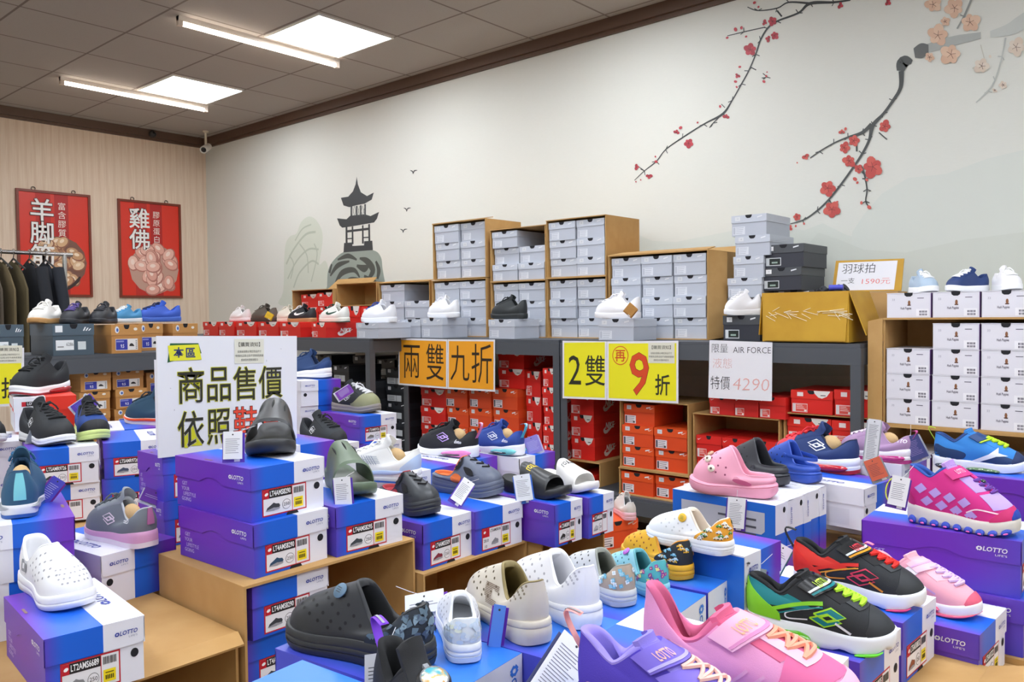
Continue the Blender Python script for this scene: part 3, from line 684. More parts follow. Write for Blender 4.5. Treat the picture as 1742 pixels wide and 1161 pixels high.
# ------------------------------------------------------------------ footwear
def lerp_tab(tab, t):
    for (a, p), (b, q) in zip(tab, tab[1:]):
        if t <= b:
            u = (t-a)/(b-a); return p+(q-p)*u
    return tab[-1][1]
def smooth_tab(tab, t):
    for (a, p), (b, q) in zip(tab, tab[1:]):
        if t <= b:
            u = (t-a)/(b-a); u = u*u*(3-2*u); return p+(q-p)*u
    return tab[-1][1]
def sst(a, b, x):
    u = max(0, min(1, (x-a)/(b-a))); return u*u*(3-2*u)
OUT = [(0, 0), (.006, .24), (.02, .42), (.05, .59), (.1, .695), (.16, .745), (.25, .76), (.35, .745), (.45, .765), (.55, .83), (.65, .93), (.73, .985), (.79, 1), (.85, .965), (.9, .87), (.94, .73), (.97, .54), (.99, .32), (1, 0)]
def hw(t): return lerp_tab(OUT, t)
class Shoe:
    """one shoe of length 1 heel to toe along +x, scaled to L; the surface is S(theta, v): theta 0 = heel, pi = toe, v 0 = sole edge, 1 = rim"""
    def __init__(s, name, label, pos, yaw, L, cat='shoe', group=None, w=.185, sole=(.115, .09, .075, .075), spring=.05, heel_spring=.01, sole_c='#eeeeee', sole_r=.45, flare=.012, scallop=0, grooves=(),
                 rim=(.36, .235, .42), a0=.02, a1=.47, wr=.1, rp=1.0, tb=.42, bulge=.012, upper_c='#222222', upper_r=.75, up_bump=.15, lining_c='#222222', inset=.955, outsole=None, n=72, nv=13, toe_p=1.7, pad=.022):
        s.L, s.w, s.sole_z, s.spring, s.hs = L, w, sole, spring, heel_spring
        s.rim, s.a0, s.a1, s.wr, s.rp, s.tb, s.bulge, s.inset, s.n, s.nv, s.toe_p = rim, a0, a1, wr, rp, tb, bulge, inset, n, nv, toe_p
        s.root = thing(name, label, cat, pos, yaw, group)
        s.hx = L*.5
        s.root.location = Vector(pos); s.scallop = scallop
        # sole
        b = MB(); m = mat(sole_c, sole_r); lv = [(.9, 'b', .0), (.975, 'b', .006), (1.0+flare, 'm', .35), (1.0+flare*.6, 'm', .75), (.99, 'm', .97), (.965, 'm', 1.0), (.8, 'm', 1.0)]
        for g in grooves: lv[3:3] = [(1.0+flare*.8, 'm', g-.05), (.985, 'm', g), (1.0+flare*.8, 'm', g+.05)]
        lv[2:-3] = sorted(lv[2:-3], key=lambda q: q[2])
        rings = []
        for k, tp, f in lv:
            R = []
            for i in range(n):
                th = 2*PI*i/n; t, y = s.foot(th); zb, zt = s.zb(t), s.zt(t)
                x = .5+(t-.5)*(1-(1-k)*.5) if k < 1 else .5+(t-.5)*(1+(k-1)*.5)
                z = zb+f if tp == 'b' else zb+(zt-zb)*f
                R.append((x*L, y*k*L, z*L))
            rings.append(R)
        b.grid([[rings[j][i] for j in range(len(rings))] for i in range(n)], n, len(rings), m, True)
        o = len(rings)
        for j, flip in ((0, 1), (o-1, 0)):
            for i in range(n//2):
                q = (i*o+j, (i+1)*o+j, ((n-i-1) % n)*o+j, ((n-i) % n)*o+j)
                if i == 0: q = q[:3]
                if i == n//2-1: q = (i*o+j, (i+1)*o+j, (n-i)*o+j)
                b.f.append(q[::-1] if flip else q); b.fm.append(0)
        s.sole = b.build('sole', s.root, 55)
        if outsole:
            c, hgt = outsole; b = MB(); R0, R1, R2 = [], [], []
            for i in range(n):
                th = 2*PI*i/n; t, y = s.foot(th); zb = s.zb(t)
                for R, k, z in ((R0, .93, zb-.001), (R1, 1.003+flare*.3, zb), (R2, 1.006+flare*.8, zb+hgt)): R.append(((.5+(t-.5)*(1+(k-1)*.5))*L, y*k*L, z*L))
            b.grid([[R0[i], R1[i], R2[i]] for i in range(n)], n, 3, mat(c, .6), True); b.build('outsole', s.root, 50)
        # upper
        b = MB(); um = upper_c if not isinstance(upper_c, str) else mat(upper_c, upper_r, bump=up_bump, bscale=900)
        P = [[s.S(2*PI*i/n, j/(nv-1)) for j in range(nv)] for i in range(n)]
        b.grid(P, n, nv, um, True); s.bvh = BVHTree.FromPolygons([Vector(v) for v in b.v], b.f)
        s.ub = b; s.um = um
        # rolled rim and lining
        lb = MB(); lm = mat(lining_c, .85, bump=.1, bscale=900) if isinstance(lining_c, str) else lining_c; Q = []
        for i in range(n):
            th = 2*PI*i/n; p = Vector(P[i][-1]); c = Vector(((s.a0+s.a1)/2*L, 0, p.z)); t, y = s.foot(th)
            ins = (p-c); ins.z = 0; r = pad*L
            ins = ins.normalized() if ins.length > 1e-6 else X
            q1 = p+Vector((0, 0, .3*r)); q2 = p-ins*r*.6+Vector((0, 0, .42*r)); q3 = p-ins*r*1.2; q4 = p-ins*r*1.5-Vector((0, 0, .03*L))
            fl = Vector(((.5+(t-.5)*.86)*L if t < .5 else (.5+(t-.5)*.8)*L, y*.74*L, (s.zt(t)+.008)*L))
            Q.append([tuple(p), tuple(q1), tuple(q2), tuple(q3), tuple(q4), tuple(q4.lerp(fl, .5)+ins*.006*L), tuple(fl)])
        lb.grid(Q, n, 7, lm, True)
        for i in range(n//2):
            q = (i*7+6, (i+1)*7+6, ((n-i-1) % n)*7+6, ((n-i) % n)*7+6)
            if i == 0: q = q[:3]
            if i == n//2-1: q = (i*7+6, (i+1)*7+6, (n-i)*7+6)
            lb.f.append(q); lb.fm.append(0)
        s.lb = lb
    def finish(s):
        s.ub.build('upper', s.root, 60); s.lb.build('lining', s.root, 60); return s.root
    def foot(s, th):
        t = (1-math.cos(th))/2; return t, hw(t)*s.w*(1 if math.sin(th) >= 0 else -1)+.012*math.sin(2*PI*t)
    def zb(s, t):
        z = s.spring*max(0, (t-.68)/.32)**2+s.hs*max(0, (.1-t)/.1)**2
        if s.scallop: z += s.scallop*max(0, math.sin(t*22))**2*(1 if .08 < t < .95 else 0)
        return z
    def zt(s, t):
        h = s.sole_z; z = smooth_tab([(0, h[0]), (.35, h[1]), (.72, h[2]), (1, h[3])], t)
        return z+s.spring*max(0, (t-.68)/.32)**2
    def rz(s, t):
        hb, hm, hf = s.rim
        if t < .5: return hm+(hb-hm)*((1+math.cos(2*PI*t))/2)**s.rp
        return hm+(hf-hm)*((1+math.cos(2*PI*(1-t)))/2)**s.rp
    def S(s, th, v):
        t, y = s.foot(th); m = sst(.42, .88, t); sg = 1 if math.sin(th) >= 0 else -1
        x0, y0, z0 = .5+(t-.5)*(1-(1-s.inset)*.7), y*s.inset, s.zt(t)-.004
        x1, y1, z1 = s.a0+(s.a1-s.a0)*t, s.wr*abs(math.sin(th))**.9*sg*(1-.15*t)+.006*math.sin(2*PI*t), s.rz(t)
        a = (1-m)*v**2.1+m*v**s.toe_p
        b = (1-m)*v**.95+m*(s.tb*(1-(1-v)**4)+(1-s.tb)*v**1.6)
        bu = math.sin(PI*min(1, v*1.15))*s.bulge
        x, yy, z = x0+(x1-x0)*a, y0+(y1-y0)*a, z0+(z1-z0)*b
        yy += bu*sg*abs(math.sin(th))*(1-.4*m); x += -bu*.8*math.cos(th)*(1 if t < .3 else .35)*(1 if abs(math.cos(th)) > .5 else 0)
        return (x*s.L, yy*s.L, z*s.L)
    def nrm(s, th, v):
        e = .01; v0, v1 = max(0, v-e), min(1, v+e)
        a = Vector(s.S(th+e, v))-Vector(s.S(th-e, v)); b = Vector(s.S(th, v1))-Vector(s.S(th, v0))
        n = a.cross(b)
        if n.length < 1e-12: return Vector((0, 0, 1))
        n.normalize(); c = Vector((.35*s.L, 0, .1*s.L)); 
        if n.dot(Vector(s.S(th, v))-c) < 0: n = -n
        return n
    def sides(s, b, name):
        """link the two flanks of a marking as two parts"""
        for sg in (1, -1):
            q = MB(); q.v = b.v; q.mats = b.mats; keep = [i for i, f in enumerate(b.f) if sum(b.v[k][1] for k in f)*sg >= 0]
            use = sorted({k for i in keep for k in b.f[i]}); ix = {k: j for j, k in enumerate(use)}
            q.v = [b.v[k] for k in use]; q.f = [tuple(ix[k] for k in b.f[i]) for i in keep]; q.fm = [b.fm[i] for i in keep]
            if q.f: q.build(name, s.root)
    def pt(s, th, v, off=0): return Vector(s.S(th, v))+s.nrm(th, v)*off*s.L
    # --- things laid on the upper
    def patch(s, name, t0, t1, v0, v1, c, off=.006, nu=18, nv=8, rough=.6, vt=None, label=None, mb=None):
        """raised panel theta t0..t1, v v0..v1(theta); vt: function(u) -> (v0, v1)"""
        b = mb or MB(); m = mat(c, rough) if isinstance(c, str) else c; P = []
        for i in range(nu+1):
            u = i/nu; th = t0+(t1-t0)*u; a, q = vt(u) if vt else (v0, v1)
            row = [tuple(s.pt(th, a, -.002))] if not vt or abs(a-q) > 1e-6 else [tuple(s.pt(th, a, -.002))]
            for j in range(nv+1): row.append(tuple(s.pt(th, a+(q-a)*j/nv, off)))
            row.append(tuple(s.pt(th, q, -.002))); P.append(row)
        P = [[tuple(s.pt(t0, (vt(0)[0] if vt else v0)+((vt(0)[1]-vt(0)[0]) if vt else v1-v0)*max(0, min(1, (j-1)/nv)), -.002)) for j in range(nv+3)]]+P+[[tuple(s.pt(t1, (vt(1)[0] if vt else v0)+((vt(1)[1]-vt(1)[0]) if vt else v1-v0)*max(0, min(1, (j-1)/nv)), -.002)) for j in range(nv+3)]]
        b.grid(P, nu+3, nv+3, m)
        if mb: return None
        o = b.build(name, s.root, 50)
        if label: o['label'] = label
        return o
    def proj(s, vs, fs, c, side, off=.004, mb=None, name=None, rough=.5, d=None):
        """flat drawing in the side plane (x, z) or top plane, laid onto the upper"""
        bm = bmesh.new(); bv = [bm.verts.new((v[0], v[1], 0)) for v in vs]
        for f in fs:
            try: bm.faces.new([bv[i] for i in f])
            except ValueError: pass
        bmesh.ops.triangulate(bm, faces=bm.faces[:])
        for _ in range(3):
            lg = [e for e in bm.edges if e.calc_length() > .035]
            if not lg: break
            bmesh.ops.subdivide_edges(bm, edges=lg, cuts=1); bmesh.ops.triangulate(bm, faces=bm.faces[:])
        bm.verts.index_update(); out, ok = [], []
        for v in bm.verts:
            if side in (1, -1): o, dr = Vector((v.co.x*s.L, side*s.L, v.co.y*s.L)), Vector((0, -side, 0))
            elif side == 'back': o, dr = Vector((-s.L, v.co.x*s.L, v.co.y*s.L)), X
            else: o, dr = Vector((v.co.x*s.L, v.co.y*s.L, s.L)), -Zv
            loc, nr, ix, ds = s.bvh.ray_cast(o, dr)
            if loc is None: out.append((0, 0, 0)); ok.append(False); continue
            if nr.dot(dr) > 0: nr = -nr
            out.append(tuple(loc+nr*off*s.L)); ok.append(True)
        F = [tuple(v.index for v in f.verts) for f in bm.faces if all(ok[v.index] for v in f.verts)]
        bm.free(); b = mb or MB(); b.add(out, F, mat(c, rough) if isinstance(c, str) else c)
        return b
    def poly(s, b, pts, c, side, off=.004, smooth=0):
        if smooth: pts = cat_rom(pts, smooth, True)
        s.proj(pts, tess(pts), c, side, off, b)
    def stroke(s, b, pts, w, c, side, off=.005, smooth=5):
        if smooth: pts = cat_rom(pts, smooth)
        v, f = ribbon(pts, w); s.proj(v, f, c, side, off, b)
    def words(s, b, t, size, x, z, c, side, off=.006, rot=0, w=None, bold=.02):
        v, f = text_data(t, bold); k = w/(max(p[0] for p in v)-min(p[0] for p in v)) if w else size
        cs, sn = math.cos(rot), math.sin(rot); sg = 1 if side in (-1,) else -1
        if side == 'top': sg = 1
        o = []
        for a, q in v:
            a, q = a*k, q*size
            a, q = a*cs-q*sn, a*sn+q*cs
            o.append((x+a*sg, z+q))
        s.proj(o, f, c, side, off, b)
    def diamond(s, x, z, k, c, c2=None, line=None, tilt=0, name='logo', sides=(1, -1), cen='#111'):
        b = MB(); A = [(-.42, .1), (.06, .5), (.52, .16), (.02, -.2)]; B = [(-.52, -.16), (-.02, .2), (.42, -.1), (-.06, -.5)]
        R = lambda P: [(x+k*(p[0]*math.cos(tilt)-p[1]*math.sin(tilt)), z+.62*k*(p[0]*math.sin(tilt)+p[1]*math.cos(tilt))) for p in P]
        for sd in sides:
            if c:
                s.poly(b, R(A), c, sd, .005); s.poly(b, R(B), c, sd, .0052); s.poly(b, R([(-.2, 0), (.02, .16), (.2, 0), (-.02, -.16)]), cen, sd, .007)
            if line:
                for P in (A, B): s.stroke(b, R(P+P[:1]), .011, line, sd, .0075, 0)
                s.stroke(b, R([(-.2, 0), (.02, .16), (.2, 0), (-.02, -.16), (-.2, 0)]), .011, line, sd, .008, 0)
        s.sides(b, name)
    def tongue(s, c, ext=.06, w=.75, lean=-.3, v0=.55, rough=.8, pull=None):
        b = MB(); m = mat(c, rough, bump=.1, bscale=900); nu, nv = 8, 9; T, U = [], []
        for i in range(nu+1):
            u = -1+2*i/nu; th = PI+u*w; r1, r2 = [], []
            for j in range(nv+1):
                k = j/nv
                if k <= .6: p = s.pt(th, v0+(1-v0)*k/.6, .004)
                else:
                    e = (k-.6)/.4; base = s.pt(th, 1, .004)
                    p = base+Vector((lean*e*ext*s.L*1.6, -u*.25*e*s.wr*s.L*0, e*ext*s.L*(1-.35*u*u)))
                r1.append(tuple(p)); r2.append(tuple(p+Vector((-.03*s.L, 0, -.012*s.L)) if k > .5 else p-Vector((0, 0, .01*s.L))))
            T.append(r1); U.append(r2)
        ring = [[*T[i], *U[i][::-1]] for i in range(nu+1)]
        b.grid(ring, nu+1, 2*nv+2, m)
        k = 2*nv+2
        for i, fl in ((0, 0), (nu, 1)):
            for j in range(nv): b.f.append((i*k+j, i*k+j+1, i*k+k-2-j, i*k+k-1-j)); b.fm.append(0)
        b.build('tongue', s.root, 50)
    def laces(s, c, rows=5, v0=.5, v1=.95, d=.42, r=.011, bow=True, cross=True, lift=.014):
        b = MB(); m = mat(c, .8)
        def arc(va, vb):
            pts = []
            for i in range(7):
                u = i/6; th = PI-d+2*d*u; pts.append(s.pt(th, va+(vb-va)*u, lift*(.6+.8*math.sin(PI*u))))
            return pts
        st = (v1-v0)/max(1, rows-1)
        for i in range(rows):
            v = v0+st*i; b.tube(arc(v, v), r*s.L, m, 5)
            if cross and i < rows-1: b.tube(arc(v, v+st), r*s.L, m, 5); b.tube(arc(v+st, v), r*s.L, m, 5)
        if bow:
            c0 = s.pt(PI, v1, lift*2.2)
            for sg in (-1, 1):
                lp = [c0+Vector((.02*math.cos(a)*0-.05*(1-math.cos(a))*.3, sg*(.07*math.sin(a/2)), .01*math.sin(a)+.012*math.sin(a/2)))*s.L for a in [j*2*PI/10 for j in range(11)]]
                b.tube(lp, r*s.L, m, 5)
                b.tube([c0, c0+Vector((.05, sg*.05, .01))*s.L, c0+Vector((.08, sg*.085, -.03))*s.L, c0+Vector((.1, sg*.1, -.07))*s.L], r*s.L*.9, m, 5)
        b.build('laces', s.root, 60)
    def eyestay(s, c, d0=.3, d1=.55, v0=.45, v1=.98, off=.008, rough=.6):
        b = MB()
        for sg in (-1, 1): s.patch(None, PI+sg*d0, PI+sg*d1, v0, v1, c, off, 6, 12, rough, mb=b)
        s.patch(None, PI-d1, PI+d1, v0-.07, v0+.02, c, off, 12, 3, rough, mb=b); b.build('eyestay', s.root, 50)
    def strap(s, c, va=.72, vb=.93, span=1.15, off=.02, text=None, tc='#ddd', rough=.45, label=None, lines=()):
        b = MB(); s.patch(None, PI-span, PI+span, va, vb, c, off, 24, 6, rough, mb=b)
        for vv, cc in lines: s.patch(None, PI-span*.98, PI+span*.98, vv, vv+.025, cc, off+.004, 24, 1, rough, mb=b)
        if text:
            for sg in (-1, 1):
                n = len(text)
                v, f = text_data(text, .02); wd = max(p[0] for p in v)
                th0 = PI+sg*span*.45; dth = span*.42; o = []
                for a, q in v: o.append(s.pt(th0-a/wd*dth*.5*1, (va+vb)/2+q*(vb-va)*.6, off+.006))
                b.add(o, f, tc)
        b.build('strap', s.root, 50)
    def holes(s, c, ths, vs, r=.011, stagger=True, off=.0015, both=True, jit=0):
        for k, v in enumerate(vs):
            for j, a in enumerate(ths):
                th0 = a+(ths[1]-ths[0])/2*(k % 2)*(1 if stagger else 0)
                for th in ((PI-th0, PI+th0) if both else (th0,)):
                    p, n = s.pt(th, v, off), s.nrm(th, v); e1 = n.cross(Zv).normalized(); e2 = n.cross(e1); rr = r*s.L
                    s.ub.add([p+e1*rr*math.cos(q*PI/4)+e2*rr*math.sin(q*PI/4) for q in range(8)], [tuple(range(8))], c)
    def pull_tab(s, c, c2=None, h=.1, r=.02, lean=-.5):
        p = s.pt(0, .93, .004); b = MB(); w = .028*s.L; m = mat(c, .7); k = 12; P = []
        for i in range(k+1):
            a = i/k; ang = PI*a
            x = -.012*s.L-math.sin(ang)*h*.42*s.L+lean*h*s.L*math.sin(ang)*.3; z = (-.5+a*1.15)*h*s.L+math.sin(ang)*h*.55*s.L
            P.append([(p.x+x+.012*s.L, p.y+y, p.z+z) for y in (-w, w)])
        P2 = [[(q[0]+.006*s.L, q[1], q[2]-.004*s.L) for q in row] for row in P]
        b.grid([[P[i][0], P[i][1], P2[i][1], P2[i][0], P[i][0]] for i in range(k+1)], k+1, 5, m)
        if c2: b.grid([[(q[0]-.0015*s.L, q[1]*1.0-.0*w, q[2]+.001) for q in [(row[0][0], row[0][1]*.35+row[1][1]*.65, row[0][2]), (row[0][0], row[0][1]*.65+row[1][1]*.35, row[0][2])]] for row in P], k+1, 2, mat(c2, .6))
        b.build('pull_tab', s.root, 50)
    def heel(s, c, a=.85, v0=0, v1=.7, peak=None, name='heel_counter', off=.007, rough=.55):
        s.patch(name, -a, a, v0, v1, c, off, 20, 8, rough, vt=(lambda u: (v0, v0+(v1-v0)*(peak(u) if peak else (1-.75*abs(2*u-1)**2.2)))))
    def toecap(s, c, a=.75, v1=.34, name='toe_cap', off=.006, rough=.6):
        s.patch(name, PI-a, PI+a, .0, v1, c, off, 24, 6, rough, vt=lambda u: (.0, v1*(1-.85*abs(2*u-1)**2.5)+.015))
    def mud(s, c, v1=.16, a0=.9, name='mudguard', off=.005, rough=.6):
        s.patch(name, a0, 2*PI-a0, 0, v1, c, off, 48, 3, rough)
    def side_sole(s, name, t0, t1, f0, f1, c, off=.006, rough=.3, trans=0, both=True, bumps=0, coat=0):
        """a moulded strip along the sole wall between heights f0..f1"""
        b = MB(); m = mat(c, rough, trans=trans, coat=coat)
        for sg in ((1, -1) if both else (1,)):
            P = []
            for i in range(25):
                u = i/24; t = t0+(t1-t0)*u; y = hw(t)*s.w*sg+.012*math.sin(2*PI*t); zb, zt = s.zb(t), s.zt(t)
                fa, fb = (f0(u), f1(u)) if callable(f0) else (f0, f1); k = math.sin(PI*u)**.4; bp = (1+bumps*abs(math.sin(u*PI*4)))
                mid = (fa+fb)/2; P.append([(t*s.L, (y*1.0)*s.L, (zb+(zt-zb)*(mid+(fa-mid)*k))*s.L)]+[(t*s.L, (y+sg*(.004+off*math.sin(PI*q/6)*bp+.012))*s.L, (zb+(zt-zb)*(mid+((fa+(fb-fa)*q/6)-mid)*k))*s.L) for q in range(7)]+[(t*s.L, y*s.L, (zb+(zt-zb)*(mid+(fb-mid)*k))*s.L)])
            b.grid(P, 25, 9, m)
        b.v = [(q[0], q[1], max(q[2], .0006)) for q in b.v]
        for k in range(2 if both else 1):
            q = MB(); q.v, q.f, q.fm, q.mats = b.v[k*225:(k+1)*225], b.f[:192], b.fm[:192], b.mats; o = q.build(name, s.root, 60)
        return o
def place(heel, z, yaw, L, toe=None):
    """ground point and heading of a shoe from the pixel under its heel on the plane z (rel. to the eye)"""
    p = at(*heel, z=CZ+z)
    if toe:
        q = at(*toe, z=CZ+z); d = q-p; return p+Vector((0, 0, .0008)), math.atan2(d.y, d.x), (L or d.length)
    return p+Vector((0, 0, .0008)), math.radians(yaw), L
def runner(label, pos, sole_c='#efefef', upper_c='#222', lace_c=None, name='running_shoe', **k):
    d = dict(group=None, cat='shoe'); d.update(k)
    p, y, l = pos
    return Shoe(name, label, p, y, l, upper_c=upper_c, sole_c=sole_c, **d)
def slip_on(label, pos, c, cover=None, sole_c=None, holes=True, grooves=(.35, .6), rim=(.33, .21, .40), lining=None, name='slip_on_shoe', hole_c=None, sole=(.15, .14, .125, .12), badge=None, **k):
    p, y, l = pos
    s = Shoe(name, label, p, y, l, upper_c=mat(c, .5), lining_c=mat(lining or c, .6), sole_c=sole_c or c, sole=sole, grooves=grooves, rim=rim, a0=.05, a1=.50, wr=.125, rp=1.15, tb=.36, flare=.02, spring=.025, bulge=.006, inset=.93, **k)
    if holes: s.holes(hole_c or '#5a5a58', [.42, .62, .82, 1.02, 1.22], [.4, .56, .72, .87], .0105)
    if cover:
        b = MB(); s.patch(None, -1.25, 1.25, .05, 1.0, cover[0], .008, 26, 10, .7, vt=lambda u: (.02, 1.0-.0*abs(2*u-1)), mb=b)
        r = random.Random(5)
        for i in range(cover[2]):   # printed motifs
            th, v, c2 = -1.15+2.3*r.random(), .12+.76*r.random(), r.choice(cover[1]); q = s.pt(th, v, .0105); n = s.nrm(th, v); e1 = n.cross(Zv).normalized(); e2 = -n.cross(e1)
            def mo(sh, cc, dx=0, dz=0, kk=1): b.add([q+n*.0004*(1+kk)+e1*(a+dx)*s.L*1.35+e2*(w+dz)*s.L*1.35 for a, w in sh], [tuple(range(len(sh)))], cc)
            if cover[3] == 'car':
                mo([(-.022, -.006), (.022, -.006), (.022, .004), (.012, .006), (.006, .015), (-.012, .015), (-.017, .005), (-.022, .003)], c2); mo(circle(-.012, -.007, .005, 8), '#222', 0, 0, 2); mo(circle(.012, -.007, .005, 8), '#222', 0, 0, 2); mo([(-.01, .006), (.004, .006), (.002, .012), (-.009, .012)], '#dfe9ee', 0, 0, 2)
            elif cover[3] == 'flower':
                for a in range(4): mo(circle(.009*math.cos(a*PI/2+.5), .009*math.sin(a*PI/2+.5), .0075, 7), c2, 0, 0, 1)
                mo(circle(0, 0, .005, 7), cover[1][-1], 0, 0, 2)
            elif cover[3] == 'tri':
                a = r.random()*6; mo([(0, 0)]+[(.026*math.cos(a+j*.32), .026*math.sin(a+j*.32)) for j in range(6)], c2)
            else: mo(circle(0, 0, .02*r.random()+.008, 8, .012), c2)
        b.build('heel_cover', s.root, 50)
    if badge:
        q, n = s.pt(PI, .93, .012), s.nrm(PI, .93); th = PI+badge[2]; q, n = s.pt(th, .86, .006), s.nrm(th, .86)
        b = MB().lathe([(.0, .0), (.044*l, .0), (.046*l, .006*l), (.038*l, .013*l), (0, .016*l)], badge[0], 18, q, n)
        e1 = n.cross(Zv).normalized(); e2 = -n.cross(e1)
        for i in (-1, 0, 1): b.add([q+n*.0172*l+e1*a*l+e2*(w+i*.013)*l for a, w in ((-.018, -.003), (.018, .002), (.018, .006), (-.018, .001))], [(0, 1, 2, 3)], badge[1])
        b.build('badge', s.root, 40)
    return s
def slide(label, pos, c, strap_c=None, text=None, tc='#eee', fr=.42, h=.24, name='slide_sandal', slots=False, w=.19, group=None, t0=.44, t1=.84):
    """open backed sandal: thick footbed and one broad band"""
    p, yaw, l = pos; root = thing(name, label, 'sandal', p, yaw, group); m = mat(c, .42)
    sh = Shoe.__new__(Shoe); sh.w, sh.spring, sh.hs, sh.scallop, sh.sole_z, sh.L = w, .06, .03, 0, (.17, .13, .11, .115), l
    n = 64; rings = []
    for k, f in ((.85, 0), (.95, .04), (1.01, .3), (1.02, .6), (1.0, .93), (.965, 1.0), (.9, .97), (.8, .84), (.5, .8)):
        R = []
        for i in range(n):
            th = 2*PI*i/n; t, y = sh.foot(th); zb, zt = sh.zb(t), sh.zt(t)+(.03*max(0, (.12-t)/.12))
            R.append(((.5+(t-.5)*(1-(1-k)*.6))*l, y*k*l, (zb+(zt-zb)*f)*l))
        rings.append(R)
    b = MB(); o = len(rings); b.grid([[rings[j][i] for j in range(o)] for i in range(n)], n, o, m, True)
    for j in (0, o-1):
        for i in range(n//2):
            q = (i*o+j, (i+1)*o+j, ((n-i-1) % n)*o+j, ((n-i) % n)*o+j)
            if i == 0: q = q[:3]
            if i == n//2-1: q = (i*o+j, (i+1)*o+j, (n-i)*o+j)
            b.f.append(q); b.fm.append(0)
    b.build('footbed', root, 55)
    nu, na = 13, 22; b = MB(); A, B = [], []
    def arch(t, a, off):
        u = (t-t0)/(t1-t0); y = (hw(t)*w*.99+off*.4); zt = sh.zt(t); hh = h*(1-fr*u**1.2)+off
        ca, sa = math.cos(a), math.sin(a)
        return Vector((t*l+(-.05*(sa**2)*(1-u)*1.0+.0)*l, (y*math.copysign(abs(ca)**.75, ca)+.012*math.sin(2*PI*t))*l, (zt*.55+(zt*.45+hh-.02)*max(0, sa)**.8)*l))
    for i in range(nu):
        t = t0+(t1-t0)*i/(nu-1); A.append([tuple(arch(t-.03*math.sin(PI*j/na)*(1 if i == nu-1 else 0), PI*j/na, .016)) for j in range(na+1)]); B.append([tuple(arch(t, PI*j/na, -.006)) for j in range(na+1)])
    b.grid(A, nu, na+1, mat(strap_c or c, .4)); b.grid([r[::-1] for r in B], nu, na+1, mat(strap_c or c, .45))
    for i in (0, nu-1):
        b.add(A[i]+B[i], [(j, j+1, na+2+j, na+1+j) for j in range(na)], mat(strap_c or c, .4))
    if text:
        v, f = text_data(text, .03); wd = max(q[0] for q in v); o = []
        for a, q in v: o.append(arch(t0+(t1-t0)*(.28+q*.22), PI/2-a/wd*.62, .0175))
        b.add(o, f, tc)
    if slots:
        for aa in (.32, .5, .68):
            pts = [arch(t0+(t1-t0)*(.1+.4*k/8), PI*aa, .018) for k in range(9)]; b.tube(pts, [.002*l+.009*l*math.sin(PI*k/8) for k in range(9)], mat('#161a18', .8), 6)
    b.build('band', root, 50)
    return root
def mule(label, pos, c, inner, name='clog', group=None):
    """closed toe recovery clog with wavy ribs and vents"""
    p, y, l = pos
    s = Shoe(name, label, p, y, l, cat='clog', upper_c=mat(c, .4), lining_c=mat(inner, .6), sole_c=c, sole=(.2, .165, .16, .17), rim=(.235, .22, .46), a0=.03, a1=.50, wr=.135, rp=1.9, tb=.34, flare=.03, spring=.05, heel_spring=.03, bulge=.02, inset=.97, grooves=(.45, .75), group=group)
    for t0 in (.28, .4, .55):
        for sg in (1, -1):
            pts = [s.pt(PI+sg*(PI-(.5+u*1.9)), .12+t0*math.sin(u*2.4)*.9, .002) for u in [i/14 for i in range(15)]]
            s.ub.tube(pts, [.002*l+.007*l*math.sin(PI*i/14) for i in range(15)], mat(c, .4), 6)
    dk = mat('#201d20', .8); ex = []
    for sd in (1, -1):
        b = MB()
        s.poly(b, [(.33, .31), (.42, .44), (.50, .45), (.5, .36), (.43, .30)], mat('#17161a', .9), sd, .014, 3); s.poly(b, [(.54, .345), (.66, .33), (.72, .265), (.62, .265)], mat('#17161a', .9), sd, .014, 3)
        s.poly(b, [(.36, .205), (.43, .26), (.53, .23), (.51, .17), (.42, .155)], mat(inner, .7), sd, .016, 3); ex.append(b)
    for b in ex: s.sides(b, 'side_vent')
    for i in range(3):
        v = .55+.14*i; q = [s.pt(PI-.3, v+.05, .006), s.pt(PI, v-.02, .012), s.pt(PI+.3, v+.05, .006)]; s.ub.tube(q, .01*l, dk, 6)
    return s.finish()
